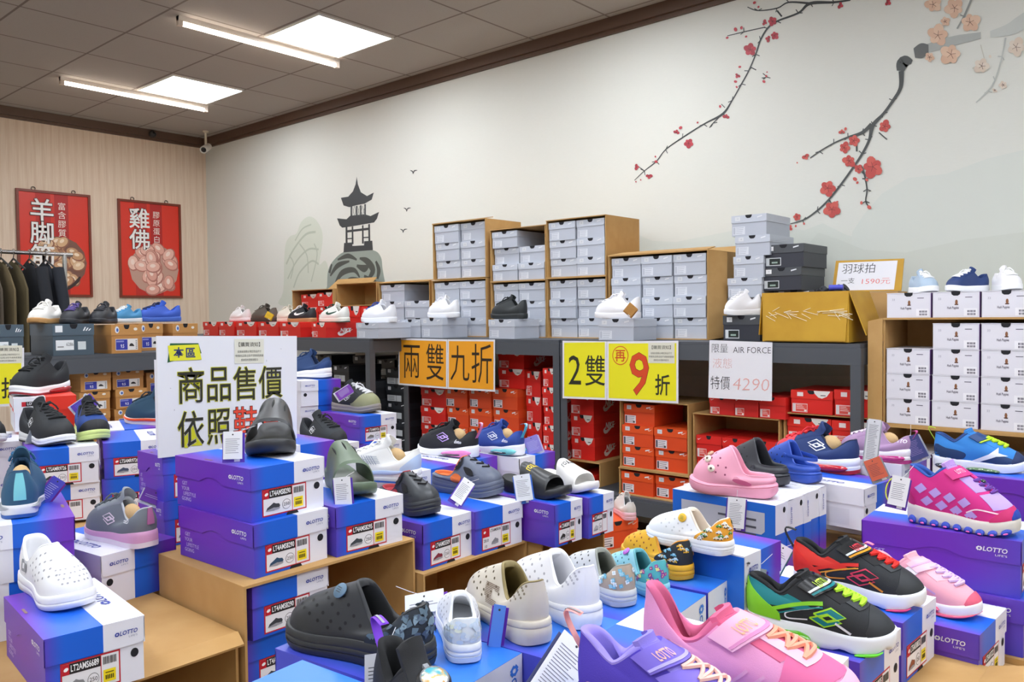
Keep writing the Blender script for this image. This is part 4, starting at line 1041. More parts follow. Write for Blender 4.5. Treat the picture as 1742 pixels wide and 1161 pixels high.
def croc(label, pos, c, strap_c=None, strap=True, side_hole=False, charms=(), name='clog', hole=None):
    p, y, l = pos; m = mat(c, .42)
    s = Shoe(name, label, p, y, l, cat='clog', upper_c=m, lining_c=mat(c, .5), sole_c=c, sole=(.17, .135, .13, .145), rim=(.25, .25, .56), a0=.03, a1=.54, wr=.145, rp=1.5, tb=.5, flare=.06, spring=.05, heel_spring=.04, bulge=.02, inset=.93, grooves=(.8,), toe_p=1.35)
    s.holes(hole or '#8d3a5c', [.35, .7, 1.0], [.42, .58, .72], .012)
    b = MB(); P = []
    for i in range(25 if strap else 0):   # heel strap swung forward over the opening
        u = i/24; a = -PI/2+PI*u; x = .47-.43*math.cos(a); yy = .165*math.sin(a); z = .37-.03*math.cos(a)
        P.append([Vector((x, yy*k, z+dz))*l for k, dz in ((1, -.026), (1.06, 0), (1, .026), (.94, 0), (1, -.026))])
    if strap: b.grid(P, 25, 5, mat(strap_c or c, .42)); b.build('strap', s.root, 50)
    for sg in (1, -1):
        q = Vector((.47, sg*.168, .365))*l if strap else s.pt(PI-sg*1.55, .62, .002)
        MB().lathe([(.0, 0), (.034*l, 0), (.034*l, .008*l), (.022*l, .014*l), (0, .014*l)], mat(strap_c or c, .4), 16, q, (0, sg, 0)).build('rivet', s.root, 40)
    if side_hole:
        for sg in (1, -1):
            sh = MB(); pts = [(.36+.11*math.cos(a), .175+.028*math.sin(a)+.02*math.cos(a)) for a in [i*2*PI/20 for i in range(20)]]
            sh.add([Vector((x, sg*(hw(x)*s.w+.022+.012*math.sin(2*PI*x)*sg), z))*l for x, z in pts], [tuple(range(20))], mat('#c0567f', .6)); sh.build('side_slot', s.root)
    for th, v, cc, c2 in charms:
        q, n = s.pt(PI+th, v, .004), s.nrm(PI+th, v)
        MB().lathe([(0, 0), (.04*l, 0), (.042*l, .012*l), (.03*l, .024*l), (0, .028*l)], cc, 14, q, n).lathe([(0, 0), (.016*l, 0), (.012*l, .01*l), (0, .012*l)], c2, 10, q+n*.024*l, n).build('charm', s.root, 40)
    return s.finish()
def stuffing(sh, label, c='#c9a878'):
    l = sh.L; b = MB(); P = []
    for i in range(14):
        a = 2*PI*i/14; P.append([(.0+.115*l*math.cos(a)*math.sin(PI*j/8), .075*l*math.sin(a)*math.sin(PI*j/8), -.1*l*math.cos(PI*j/8)) for j in range(9)])
    b.grid(P, 14, 9, mat(c, .85, bump=.4, bscale=120), True)
    o = b.build('paper_stuffing', None, 60); R = sh.root; p = Vector(((sh.a0+sh.a1)/2*l+.06*l, 0, (sh.rim[1]+.04)*l)); yaw = R.rotation_euler[2]
    o.location = R.location+Vector((p.x*math.cos(yaw), p.x*math.sin(yaw), p.z)); o.rotation_euler = (0, -.3, yaw)
    tag(o, label, 'stuffing', 'paper wads inside shoes')
def hang_tag(px, py, y_or_z, label, w=.05, h=.085, rx=80, rz=40, roll=0, front='#e6e6e8', back='#5a35b0', logo_=False, string=None, dark='#85858e', lean=.006, title=False):
    """folded card: front sheet with printed lines, coloured back sheet, string; rz faces it about the upright axis"""
    (k, v), = y_or_z.items(); p = at(px, py, **{k: v})
    t = thing('hang_tag', label, 'tag', p); t.rotation_euler = (math.radians(rx-90), math.radians(roll), math.radians(rz))
    q = (0, -.0006, 0); b = MB().box(-w/2, w/2, -.0006, .0002, -h/2, h/2, front)
    b.flat(circle(0, h/2-.007, .0018, 8), q, X, Zv, '#333', .0003)
    if logo_:
        lotto_mark(b, -w*.34, .0, w*.16, q, X, Zv, NAVY, .0003); b.text('LOTTO', w*.16, w*.1, 0, q, X, Zv, NAVY, .0003, .02, w=w*.58, shear=.18)
    else:
        r = random.Random(int(px)); z = h/2-.017
        while z > -h/2+.012:
            b.rect(-w*.38, w*(.38-.25*r.random()), z-.0006, z+.0006, q, X, Zv, dark, .0003); z -= .0044
    b.build('printed_card', t)
    c = MB().box(-w/2-.003, w/2+.004, lean, lean+.0008, -h/2-.008, h/2-.004, back); c.rect(w*.05, w*.35, -h/2-.006, -h/2+.004, (0, lean, 0), X, Zv, '#e9e9ee', .0003); c.build('backing_card', t)
    if string: MB().tube([(0, 0, h/2-.006), (string[0]*.5, .002, h/2+string[1]*.3), (string[0], .004, h/2+string[1])], .0006, mat('#dcdcdc', .4), 5).build('string', t)
    return t
# ------------------------------------------------------------------ storage racks
STEEL = mat('#565a60', .45, .3)
def rack(name, label, x0, x1, y0, y1, ztop, zlow, front='y', group='grey steel storage racks'):
    t = thing(name, label, 'rack', ((x0+x1)/2, (y0+y1)/2, 0), 0, group); w, d = (x1-x0)/2, (y1-y0)/2
    T, Lw = CZ+ztop, CZ+zlow
    for nm, z in (('top_shelf', T), ('lower_shelf', Lw)):
        MB().box(-w+.004, w-.004, -d+.004, d-.004, z-.018, z-.0008, mat('#4c4f55', .6)).build(nm, t)
    for sx in (-1, 1):
        for sy in (-1, 1):
            b = MB().box(*sorted((sx*w, sx*(w-.045))), *sorted((sy*d, sy*(d-.004))), 0, T-.02, STEEL).box(*sorted((sx*w, sx*(w-.004))), *sorted((sy*(d-.004), sy*(d-.045))), 0, T-.02, STEEL)
            b.build('upright', t)
    for z in (T-.018, Lw-.018):
        for e0, e1 in ((-d-.002, -d+.004), (d-.004, d+.002)): MB().box(-w, w, e0, e1, z-.075, z-.0006, STEEL).build('long_beam', t)
        for e0, e1 in ((-w-.002, -w+.004), (w-.004, w+.002)): MB().box(e0, e1, -d, d, z-.075, z-.0006, STEEL).build('cross_beam', t)
    return t
ZT, ZL = -.143, -.98
rack('storage_rack', 'grey steel rack under the red boxes near the room corner', -7.3, -4.21, 3.4, 4.3, ZT, ZL)
rack('storage_rack', 'grey steel rack carrying the orange sign, in the middle of the back wall', -4.2, -2.865, 3.68, 4.4, ZT, ZL)
rack('storage_rack', 'grey steel rack carrying the yellow carton on its end', -2.855, -1.2, 3.68, 4.4, ZT, ZL)
rack('storage_rack', 'grey steel side rack with brown boxes, in front of the striped wall', -4.95, -4.28, .2, 2.5, -.175, -.98)

def fpx(style, a, b, top, bot, plane, label, zb=None, depth=1, jit=0):
    """a box whose front face spans pixels a..b, top..bot on the plane y= (faces the room) or x= (side rack)"""
    (k, v), = plane.items(); m = (a+b)/2
    p0, p1, pt, pb = at(a, bot, **plane), at(b, bot, **plane), at(m, top, **plane), at(m, bot, **plane)
    w = (p1-p0).length; z = pb.z-CZ if zb is None else zb; h = pt.z-CZ-z
    if k == 'y': put(style, (p0.x+p1.x)/2, v, z, label, 0, (w/FW_*.985, depth, h/FH))
    else: put(style, v, (p0.y+p1.y)/2, z, label, 90, (w/FW_*.985, depth, h/FH))
    return h
def stack(style, a, b, top, h, plane, where, base=ZL, jx=.006, nm=None, depth=1):
    """a pile from the shelf up to pixel row top"""
    (k, v), = plane.items(); p0, p1 = at(a, top, **plane), at(b, top, **plane); pt = at((a+b)/2, top, **plane)
    H_ = (min(pt.z-CZ, -.262 if k == 'x' else -.222) if base < -.5 else pt.z-CZ)-base; n = max(1, round(H_/h)); hh = H_/n
    w = (p1-p0).length
    for i in range(n):
        kk = n-1-i; j = rnd.uniform(-jx, jx); lab = '%s shoe box, %s %s' % (nm or style.replace('plainred', 'plain red'), ORD[min(kk, 6)], where)
        sc = (w/FW_*.985, depth, (hh-.0008)/FH)
        if k == 'y': put(style, (p0.x+p1.x)/2+j, v+rnd.uniform(0, .012), base+i*hh, lab, rnd.uniform(-.7, .7), sc)
        else: put(style, v-rnd.uniform(0, .012), (p0.y+p1.y)/2+j, base+i*hh, lab, 90, sc)
# --- on top of the back racks: cartons full of grey boxes
def full_carton(label, x0, x1, y, z0, h, cols, rows, where, missing=(), flaps=(), depth=.36):
    th = .005; carton('carton', x0-.012, x1+.012, y-.004, y+depth, z0, z0+rows*(h+.0006)+2*th+.012, label, 'front', th=th, flaps=flaps)
    w = (x1-x0)/cols
    for c in range(cols):
        sk = [r for cc, r in missing if cc == c]
        column('grey', x0+w*(c+.5), y+.004, z0+th+.0005, rows, '%s column of %s' % (['first', 'second', 'third'][c], where), w-.004, h, .001, sk)
yF = 3.95
full_carton('lower brown carton of grey boxes behind the white high sneaker', -4.185, -3.69, yF, ZT, .122, 2, 3, 'the lower carton behind the white sneaker')
full_carton('tallest brown carton of grey boxes, stacked nearest the pagoda', -4.17, -3.69, yF, ZT+.394, .122, 2, 3, 'the upper carton nearest the pagoda', flaps=(('front_top', .1, 171),))
full_carton('lower brown carton of grey boxes behind the black sneaker', -3.625, -3.185, yF, ZT, .1125, 2, 3, 'the lower carton behind the black sneaker')
full_carton('brown carton with one grey box missing, above the black sneaker', -3.625, -3.185, yF, ZT+.3605, .1055, 2, 3, 'the upper carton above the black sneaker', missing=((1, 0),), flaps=())
full_carton('lower brown carton of grey boxes between the two yellow discount sheets and the wall', -3.155, -2.735, yF, ZT, .1145, 2, 3, 'the lower carton beside the tagged white sneaker')
full_carton('upper brown carton of grey boxes with its corner crushed, mid rack', -3.155, -2.735, yF, ZT+.3675, .1105, 2, 3, 'the upper carton in mid rack')
full_carton('wide brown carton of twelve grey boxes with its flap open', -2.695, -2.085, yF, ZT, .114, 3, 4, 'the wide carton with an open flap', flaps=(('front_top', .13, 170), ('top_back', .1, 25), ('front_right', .12, 150)), depth=.34)
# towards the room corner: cartons of red boxes
carton('carton', at(500, 520, y=4.0).x, at(569, 520, y=4.0).x, 3.98, 4.33, ZT, at(530, 493, y=4.0).z-CZ, 'brown carton of red boxes with its flap folded up, below the painted rock', 'front', flaps=(('top_back', .16, 40),))
for (a, b), w_ in (((510, 538.5), 'first'), ((539.5, 567), 'second')):
    stack('red', a, b, 501 if w_ == 'first' else 498, .125, {'y': 4.0}, 'in the %s column of the carton below the painted rock' % w_, ZT+.0068, .0)
for i, (a, b, l) in enumerate(((577, 604, 'red shoe box beneath the empty carton, nearer the painted rock'), (606, 634, 'red shoe box beneath the empty carton, nearer the grey boxes'))): fpx('red', a, b, 521.5, 0, {'y': 4.0}, l, ZT)
zc = at(600, 521, y=4.0).z-CZ+.001
carton('carton', at(572, 520, y=4.0).x, at(640, 520, y=4.0).x, 4.0, 4.29, zc, zc+.18, 'empty brown carton lying open above two red boxes', 'front')
full_carton('brown carton half filled with grey boxes behind the white low sneaker', at(646, 520, y=3.99).x, at(729, 520, y=3.99).x, 3.99, ZT, .124, 2, 3, 'the half filled carton behind a white shoe', missing=((1, 0),), flaps=(('front_top', .07, 172),), depth=.34)
# single boxes along the rack front, shoes on them
y1_ = 3.42
for a, b, st, l in ((333, 358, 'red', 'dark red shoe box at the corner end of the rack'), (360, 386, 'red', 'dark red shoe box second from the room corner on the rack'), (390, 424, 'red', 'dark red shoe box under the white running shoe on the rack'), (428, 462, 'red', 'red shoe box under the olive shoe with yellow tag')):
    fpx(st, a, b, 548, 0, {'y': y1_+.03}, l, ZT)
fpx('red', 465, 500, 548.5, 0, {'y': y1_}, 'red shoe box under the cream shoe on the rack', ZT)
fpx('red', 520, 544, 549, 0, {'y': y1_}, 'red shoe box with white lettering under the white and green sneaker', ZT, 1.05)
fpx('grey', 597, 634, 549.5, 0, {'y': y1_}, 'grey shoe box under the white low sneaker with blue laces', ZT)
fpx('grey', 672, 707, 544, 0, {'y': 3.70}, 'grey shoe box standing between the two white sneakers', ZT, .78)
fpx('grey', 709, 745, 541.5, 0, {'y': 3.70}, 'grey shoe box under the white high sneaker', ZT, .78)
fpx('grey', 825, 869, 544, 0, {'y': 3.70}, 'grey shoe box under the black sneaker', ZT, .78)
fpx('grey', 1014, 1074, 543, 0, {'y': 3.70}, 'grey shoe box under the tagged white sneaker', ZT, .78)
# the tower beside the yellow carton
tw = [(1226, 1287, 507, 'fifth grey box of the tower beside the yellow carton'), (1237, 1295, 473, 'fourth grey box of the tower beside the yellow carton'), (1247, 1298, 436, 'third grey box of the tower beside the yellow carton'), (1250, 1309, 400.5, 'second grey box of the tower beside the yellow carton'), (1244, 1303, 365.5, 'topmost grey box of the tower beside the yellow carton')]
zz_ = at(1260, 538, y=3.92).z-CZ
fpx('charcoal', 1229, 1292, 537, 0, {'y': 3.90}, 'charcoal shoe box at the foot of the grey tower, under a white sneaker', ZT)
zz_ = at(1260, 538, y=3.90).z-CZ
for i, (a, b, top, l) in enumerate(tw):
    yy = 4.0 if i else 4.06
    zt_ = at((a+b)/2, top, y=yy).z-CZ
    fpx('grey', a, b, top, 0, {'y': yy}, 'grey shoe box, '+l.replace(' grey box', ''), zz_ if i else zz_+.001); zz_ = zt_+.0006
hz = ZT
for i, (top, l) in enumerate(((568, ''), (532, ''), (494, ''), (455.5, 'lower charcoal shoe box above the yellow carton'), (416, 'upper charcoal shoe box above the yellow carton'))):
    a, b = (1299, 1367) if i == 4 else (1296, 1363)
    zt_ = at(1330, top, y=4.02).z-CZ
    if i < 3: 
        if i == 0: hz0 = hz
        continue
    if i == 3:   # the hidden pile that carries them
        n = 3; z3 = at(1330, 494, y=4.02).z-CZ
        for j in range(n): put('charcoal', at(1345, 500, y=4.02).x, 4.06, ZT+j*(z3-ZT)/n, 'charcoal shoe box hidden behind the yellow carton', 0, (1, .9, (z3-ZT)/n/FH*.995))
        hz = z3
    fpx('charcoal', a, b, top, 0, {'y': 4.02}, l, hz, 1.05); hz = zt_+.0006
# yellow carton, its contents and the card behind it
YC = node_mat('yellow_cardboard', lambda s, math_, ramp, mix, noise, N, nt, tc: (mix(ramp(noise(5, 4), .3, .7), '#b98a1c', '#c99c2a'), .55))
xa, xb = at(1297, 580, y=3.72).x, at(1444, 580, y=3.72).x; zt_ = at(1370, 497, y=3.72).z-CZ
yc = carton('carton', xa, xb, 3.72, 3.99, ZT+.005, zt_, 'yellow taped carton at the end of the back rack, holding black gear', 'top', color=YC, th=.008, flaps=(('top_front', .225, -88), ('top_right', .21, -70), ('top_left', .2, -84)), group='yellow cardboard')
b = MB(); hh = zt_-ZT; w_ = (xb-xa)/2
for i in range(26):
    r1, r2 = rnd.uniform(-.95, .9)*w_, hh*rnd.uniform(.5, .62); b.tube([(r1, -.1435, r2), (r1+rnd.uniform(.02, .09), -.1440, r2+rnd.uniform(-.03, .02))], .0011, mat('#f1ead0', .15), 4)
b.build('clear_tape', yc)
b = MB(); b.flat([(-.05, .005), (.13, .01), (.17, .03), (.12, .028), (.1, .018), (.06, .03), (.0, .022)], (0, -.1355, 0), X, Zv, '#2c2440', .0006); b.build('printed_mark', yc)
g = thing('gear_bundle', 'black bundled gear with a blue cap inside the yellow carton', 'gear', ((xa+xb)/2, 3.85, CZ+ZT+.014))
b = MB()
for i in range(9): b.tube([(rnd.uniform(-.15, -.02), rnd.uniform(-.06, .06), .032), (rnd.uniform(-.05, .1), rnd.uniform(-.05, .05), hh*.6), (rnd.uniform(.0, .15), rnd.uniform(-.06, .06), hh+rnd.uniform(-.012, .018))], [.03, .025, .022], mat('#20222a', .6), 8)
b.build('gear_bag', g, 60); MB().lathe([(.0, -.03), (.013, -.03), (.013, .03), (.0, .033)], mat('#4a4fc0', .4), 12, (.12, -.06, hh+.004), (1, .2, 0)).build('blue_cap', g, 40)
def leaning_sheet(name, label, cat, q, thick, m, group=None):
    """a sheet through four points: lower left, lower right, upper right, upper left"""
    q = [Vector(p) for p in q]; c = (q[0]+q[1])/2; ux = (q[1]-q[0]).normalized(); uy = (q[3]-q[0]).normalized(); n = ux.cross(uy).normalized()
    t = thing(name, label, cat, c, 0, group); b = MB(); v = [p-c for p in q]
    b.add(v+[p-n*thick for p in v], [(0, 1, 2, 3), (7, 6, 5, 4), (0, 4, 5, 1), (1, 5, 6, 2), (2, 6, 7, 3), (3, 7, 4, 0)], m); return t, b, v[0], ux, uy, (q[1]-q[0]).length, (q[3]-q[0]).length
PAPER = mat('#e4e3e8', .6)
BLK, RED = mat('#1d1b20', .6), mat('#e0524a', .6)
def P3(px, py, y): return at(px, py, y=y)
t, b, o, ux, uy, w, h_ = leaning_sheet('cardboard_sign', 'cardboard sheet with a handwritten white paper, leaning behind the yellow carton', 'sign', [P3(1415, 497, 4.12), P3(1533, 495, 4.12), P3(1538, 440, 4.15), P3(1422, 444, 4.15)], .006, YC, 'handwritten signs')
b.build('cardboard_sheet', t)
b = MB(); b.rect(.05*w, .9*w, .04*h_, .93*h_, o, ux, uy, PAPER, .001)
b.text('羽球拍', .34*h_, .36*w, .70*h_, o, ux, uy, BLK, .0016, -.008, w=.48*w); b.text('一支', .2*h_, .22*w, .33*h_, o, ux, uy, BLK, .0016, -.008, w=.2*w); b.text('1590元', .22*h_, .62*w, .3*h_, o, ux, uy, RED, .0016, -.012, w=.4*w)
b.build('handwritten_paper', t)
MB().box(-.16, .16, 0, .15, 0, at(1470, 497, y=4.12).z-CZ-ZT-.001, CARD).build('carton', None, loc=(at(1470, 500, y=4.12).x, 4.1, CZ+ZT)); tag(COL.objects[-1], 'small brown carton hidden behind the yellow carton', 'carton')

# white boxes beside the rack
yw = 3.74
zA, zB = at(1545, 541, y=yw).z-CZ, at(1545, 721, y=yw).z-CZ
x0 = at(1507, 640, y=yw).x; x1 = at(1507, 640, y=yw).x+(at(1584, 640, y=yw).x-at(1507, 640, y=yw).x)*4.02
carton('carton', x0-.012, x1+.012, yw-.006, yw+.34, zB-.012, zA, 'open brown carton of white shoe boxes beside the back rack', 'front', th=.008, group='cartons of white shoe boxes', flaps=(('front_left', .06, 86),))
zbase = -.98
carton('carton', x0-.015, x1+.015, yw-.008, yw+.34, zbase, zB-.0125, 'lower brown carton of white shoe boxes beside the back rack', 'front', th=.008, group='cartons of white shoe boxes')
MB().box(-(x1-x0)/2, (x1-x0)/2, -.17, .17, 0, CZ+zbase, CARD).build('carton', None, loc=((x0+x1)/2, yw+.17, 0)); tag(COL.objects[-1], 'closed brown carton on the floor under the cartons of white boxes', 'carton')
cw = (x1-x0)/4; hb = (zA-zB-.012)/4
for c in range(4):
    nm = ['first', 'second', 'third', 'fourth'][c]+' column'
    xx = x0+cw*(c+.5)
    put('white', xx, yw-.002, zA+.0005, 'white shoe box atop the open carton, '+nm+[', under the pale blue shoe', ', under the navy shoe', ', under the white shoe', ''][c], 0, (cw/FW_*.975, 1, (hb-.004)/FH))
    rows = 3 if c == 0 else 4
    for r in range(rows): put('white', xx+rnd.uniform(-.003, .001), yw, zB-.003+r*(hb-.002), 'white shoe box in the open carton, %s, %s' % (nm, ORD[rows-1-r]), 0, (cw/FW_*.965, 1, (hb-.0028)/FH))
    for r in range(3): put('white', xx, yw+.004, zbase+.0085+r*.122, 'white shoe box in the lower carton, %s, %s' % (nm, ORD[2-r]), 0, (cw/FW_*.965, 1, .121/FH))

# --- under the back racks
P = {'y': 3.80}
for a, b, top, w_ in ((567, 594, 622, 'beside the navy and white running shoe'), (596, 622, 650, 'behind the olive running shoe'), (655, 690, 627, 'below the orange sign corner'),):
    stack('black', a, b, top, .125, {'y': 3.62} if a < 600 else {'y': 3.8}, 'in the pile '+w_)
for i_, (a, b, top) in enumerate(((498, 528, 612), (530, 562, 604), (600, 634, 606), (642, 672, 612), (674, 711, 604))): stack('black', a, b, top, .13, {'y': 4.0 if a < 600 else 4.08}, 'in the dim %s pile at the back' % ['first', 'second', 'third', 'fourth', 'fifth'][i_], depth=.8)  # black back row added to darken the bay behind the front piles
stack('red', 713, 756, 632, .125, P, 'in the pile below the first character of the orange sign')
for i, (a, b) in enumerate(((758, 795), (797, 835), (837, 880))): stack('orange', a, b, 662, .122, {'y': 3.80}, 'in the %s pile below the orange sign' % ['first', 'second', 'third'][i], jx=.003)
z0 = at(858, 662, y=3.80).z-CZ+.0008
put('red', at(866, 640, y=3.82).x, 3.84, z0, 'red shoe box on the orange pile, lower of two', 0, (1.05, 1, .122/FH)); put('red', at(864, 640, y=3.82).x, 3.85, z0+.1228, 'red shoe box on the orange pile, upper of two', 0, (1.05, 1, .118/FH))
stack('red', 893, 919, 632, .155, {'y': 3.86}, 'in the narrow pile beside the grey post', jx=.003)
stack('red', 922, 944, 627, .118, {'y': 3.72}, 'in the pile against the grey post', jx=.002)
b0 = ZL
carton('carton', at(968, 790, y=3.78).x, at(1020, 790, y=3.78).x, 3.78, 4.14, ZL, at(1000, 786, y=3.78).z-CZ, 'brown carton of red boxes on the lower shelf behind the grey post', 'front', th=.006)
stack('red', 974, 1010, 808, .122, {'y': 3.79}, 'inside the carton behind the grey post', ZL+.0065, 0)
stack('red', 969, 1009, 668, .125, {'y': 3.8}, 'in the pile below the yellow discount sheets', at(1000, 786, y=3.78).z-CZ+.001, .004)
def shelf_carton(label, a, b, top, bot, y, style, cols, h, where, miss=(), zb=None, extra=0):
    xa, xb = at(a, top, y=y).x, at(b, top, y=y).x; zt2 = at((a+b)/2, top, y=y).z-CZ; zb2 = zb if zb is not None else at((a+b)/2, bot, y=y).z-CZ
    carton('carton', xa, xb, y-.005, y+.36, zb2, zt2, label, 'front', th=.006)
    n = max(1, int((zt2-zb2-.012)/h)); w = (xb-xa-.016)/cols; hh = min(h, (zt2-zb2-.014)/n)
    for c in range(cols): column(style, xa+.008+w*(c+.5), y+.002, zb2+.0065, n, '%s column of %s' % (['first', 'second', 'third'][c], where), w-.004, hh-.001, .001, [r for cc, r in miss if cc == c])
    return zt2
zt1 = shelf_carton('lower brown carton of orange boxes under the yellow sheets', 1053, 1173, 803, 0, 3.72, 'orange', 2, .118, 'the lower orange carton', zb=ZL)
zt2 = shelf_carton('upper brown carton of orange boxes with a gap at its top', 1054, 1171, 684, 0, 3.72, 'orange', 2, .114, 'the upper orange carton', ((1, 0),), zb=zt1+.001)
zr = shelf_carton('brown carton of plain red boxes below the handwritten price sheet', 1179, 1326, 708, 0, 3.74, 'plainred', 3, .118, 'the carton below the handwritten price sheet', zb=ZL)
for i, (a, b) in enumerate(((1205, 1247), (1248, 1289), (1291, 1336))): fpx('plainred', a, b, 676, 0, {'y': 3.73}, 'plain red shoe box on the carton under the price sheet, %s of three' % ['first', 'middle', 'last'][i], zr+.001)
zr = shelf_carton('brown carton of red boxes at the end of the rack, under the yellow carton', 1333, 1500, 707, 0, 3.76, 'red', 2, .12, 'the end carton of the rack', zb=ZL)
for i, (a, b) in enumerate(((1346, 1417), (1421, 1495))): fpx('red', a, b, 665, 0, {'y': 3.75}, 'red shoe box above the end carton, %s the grey post' % ['before', 'behind'][i], zr+.001)

# --- the side rack
SX = {'x': -4.29}; ZS = -.175
fpx('slate', 74, 144, 551.5, 0, SX, 'slate blue shoe box under the white shoe with a gum sole', ZS)
fpx('slate', -30, 23, 553, 0, SX, 'slate blue shoe box cut by the picture edge, beside the clothes rail', ZS)
fpx('brown', 175, 226, 553, 0, SX, 'brown shoe box under the black shoes on the side rack', ZS)
fpx('brown', 222, 263, 551, 0, {'x': -4.5}, 'brown shoe box under the pale blue shoe on the side rack', ZS)
fpx('brown', 281, 323, 551, 0, {'x': -4.52}, 'brown shoe box under the bright blue shoe on the side rack', ZS)
for a, b, top, w_, x in ((134, 187, 614, 'in the nearer middle pile of the side rack', -4.32), (193, 247, 605, 'in the farther pile of the side rack', -4.33), (250, 300, 633, 'in the pile behind the white notice board', -4.36), (66, 104, 607, 'in the dim near pile of the side rack', -4.55), (106, 150, 608, 'in the dim back pile of the side rack', -4.64)):
    stack('brown', a, b, top, .108, {'x': x}, w_, depth=.98 if x > -4.5 else .8)
# ------------------------------------------------------------------ display cartons in the middle of the shop
def support(x0, x1, y0, y1, zt, label, open_='side', flaps=(), hgt=.36, under=None):
    carton('carton', x0, x1, y0, y1, zt-hgt, zt, label, open_, th=.006, flaps=flaps)
    carton('carton', x0+.01, x1-.012, y0+.008, y1-.008, -CZ+.0005, zt-hgt-.0005, under or label.replace('brown carton', 'closed floor carton below that'), None, th=.006)
support(-1.93, -1.548, .905, 1.385, -.565, 'open brown carton holding purple boxes under the black slide')
support(-1.905, -1.525, 1.392, 1.80, -.655, 'open empty brown carton under the two recovery clogs')
support(-1.905, -1.475, 1.806, 2.12, -.655, 'open empty brown carton under the narrow slide boxes', flaps=(('side_top', .03, -25),))
support(-2.29, -1.912, 1.66, 2.24, -.60, 'brown carton under the knit shoes behind the clogs', None)
support(-2.86, -2.46, 1.66, 2.06, -.60, 'brown carton under the black and white running shoe', None)
support(-3.16, -2.78, 2.17, 2.5, -.672, 'brown carton under the olive running shoe boxes', None)
support(-3.58, -3.19, 2.15, 2.5, -.65, 'brown carton under the navy and white running shoe', None)
support(-2.40, -1.95, .985, 1.46, -.60, 'brown carton hidden behind the notice board', None)
support(-2.45, -1.558, .42, .895, -.66, 'open brown carton with a bent flap under the white perforated shoe', flaps=(('side_top', .05, -12),))
support(-3.35, -2.62, .8, 1.42, -.66, 'wide brown carton under the left running shoe boxes', None)
support(-3.65, -3.36, .85, 1.5, -.66, 'brown carton under the red and white box', None)
support(-1.12, -.765, .665, 1.335, -.595, 'brown carton under the blue boxes of slip-on shoes', None)
support(-1.0, -.765, 1.34, 1.5, -.574, 'brown carton under the box of the white slip-on', None)
support(-.575, -.18, .42, 1.22, -.56, 'brown carton under the pink and purple sneakers', None)
support(-.758, -.34, 1.35, 1.79, -.695, 'brown carton with a bent flap under the black sneakers', None, flaps=(('top_right', .1, 18),))
support(-.72, .02, 1.795, 1.988, -.755, 'brown carton under the pale pink running shoe box', None)
support(-.72, .02, 1.99, 2.24, -.742, 'brown carton under the pink hiking shoe boxes', None)
support(-1.24, -.74, 1.99, 2.56, -.69, 'brown carton under the upright blue and white boxes', None)
support(-1.02, -.72, 2.57, 2.86, -.70, 'brown carton hidden under the mauve shoe', None)
support(-.66, .02, 2.5, 2.8, -.70, 'brown carton hidden under the bright blue shoe', None)
support(-.95, -.6, .42, .66, -.56, 'brown carton under the black shoe with a dial', None, hgt=.3)
# --- purple, blue and white shoe boxes
D0 = (.31, .2, .118)
LX = lotto
LX(-1.748, 1.043, -.4465, 2.5, 'purple and blue shoe box right under the black slide', 'LT4AMS8290', D0, '#3a3c42')
LX(-1.730, 1.038, -.565, 2.2, 'purple and blue shoe box second below the black slide', 'LT4AMS8290', D0, '#2a4a66')
LX(-1.712, 1.025, -.6915, 1.0, 'purple and blue shoe box inside the open carton, upper of two', 'LT4AMS8290', D0, '#3a3c42')
LX(-1.725, 1.022, -.8105, 0, 'purple and blue shoe box inside the open carton, lower of two', 'LT4AMS8290', D0, '#3a3c42')
LX(-1.725, 1.022, -.9185, 0, 'purple and blue shoe box hidden inside the open carton', None, (.31, .2, .106))
LX(-1.714, 1.262, -.565, 357.2, 'purple and blue shoe box under the green slide', 'LT4AMS8295', D0, '#3d444a')
LX(-1.699, 1.500, -.655, 1, 'purple and blue shoe box under the black clog with red lining', 'LT4AMS5509', (.31, .19, .12), '#8a3040')
LX(-1.682, 1.692, -.655, 357, 'purple and blue shoe box under the grey clog with orange lining', 'LT5AMS0018', (.31, .19, .12), '#8a8a90', style=1)
LX(-1.552, 1.852, -.655, 358, 'narrow purple and blue shoe box under the black slide with yellow letters', 'LT5AMS8890', (.29, .125, .12), '#2a2a2c')
LX(-1.532, 1.985, -.655, 358, 'narrow purple and blue shoe box under the white slide', 'LT5AMS8888', (.29, .125, .12), '#b9b9bd', False)
LX(-2.978, 2.333, -.553, 356.3, 'purple and blue shoe box under the olive and black running shoe', 'LT5AMR9726', D0, '#77746a')
LX(-2.955, 2.34, -.672, 357, 'purple and blue shoe box second below the olive running shoe', 'LT5AMR9726', D0, '#77746a', False)
LX(-2.655, 1.85, -.60, 11, 'purple and blue shoe box under the black and white running shoe', None, D0)
LX(-3.345, 2.32, -.413, 168, 'purple and blue shoe box under the navy and white running shoe', None, D0)
LX(-3.352, 2.325, -.5315, 167, 'purple and blue shoe box second below the navy and white running shoe', None, D0)
LX(-3.352, 2.325, -.65, 167, 'purple and blue shoe box third below the navy and white running shoe', None, D0)
LX(-2.03, 1.77, -.60, 178, 'purple and blue shoe box under the white and pale blue running shoe', None, D0)
LX(-2.035, 1.966, -.60, 179, 'purple and blue shoe box under the black knit shoe with pink air unit', None, D0)
LX(-1.935, 2.165, -.60, 179, 'purple and blue shoe box under the blue knit shoe', None, (.31, .19, .118))
LX(-1.645, .602, -.66, 354, 'purple and blue shoe box under the white perforated slip-on', 'LT2AMS6689', (.3, .165, .117), '#8a8a8c')
LX(-2.02, .63, -.54, 165, 'purple and blue shoe box under the teal running shoe seen from behind', None, (.31, .2, .12))
LX(-2.03, .615, -.66, 168, 'purple and blue shoe box second below the teal running shoe', None, (.31, .2, .1195))
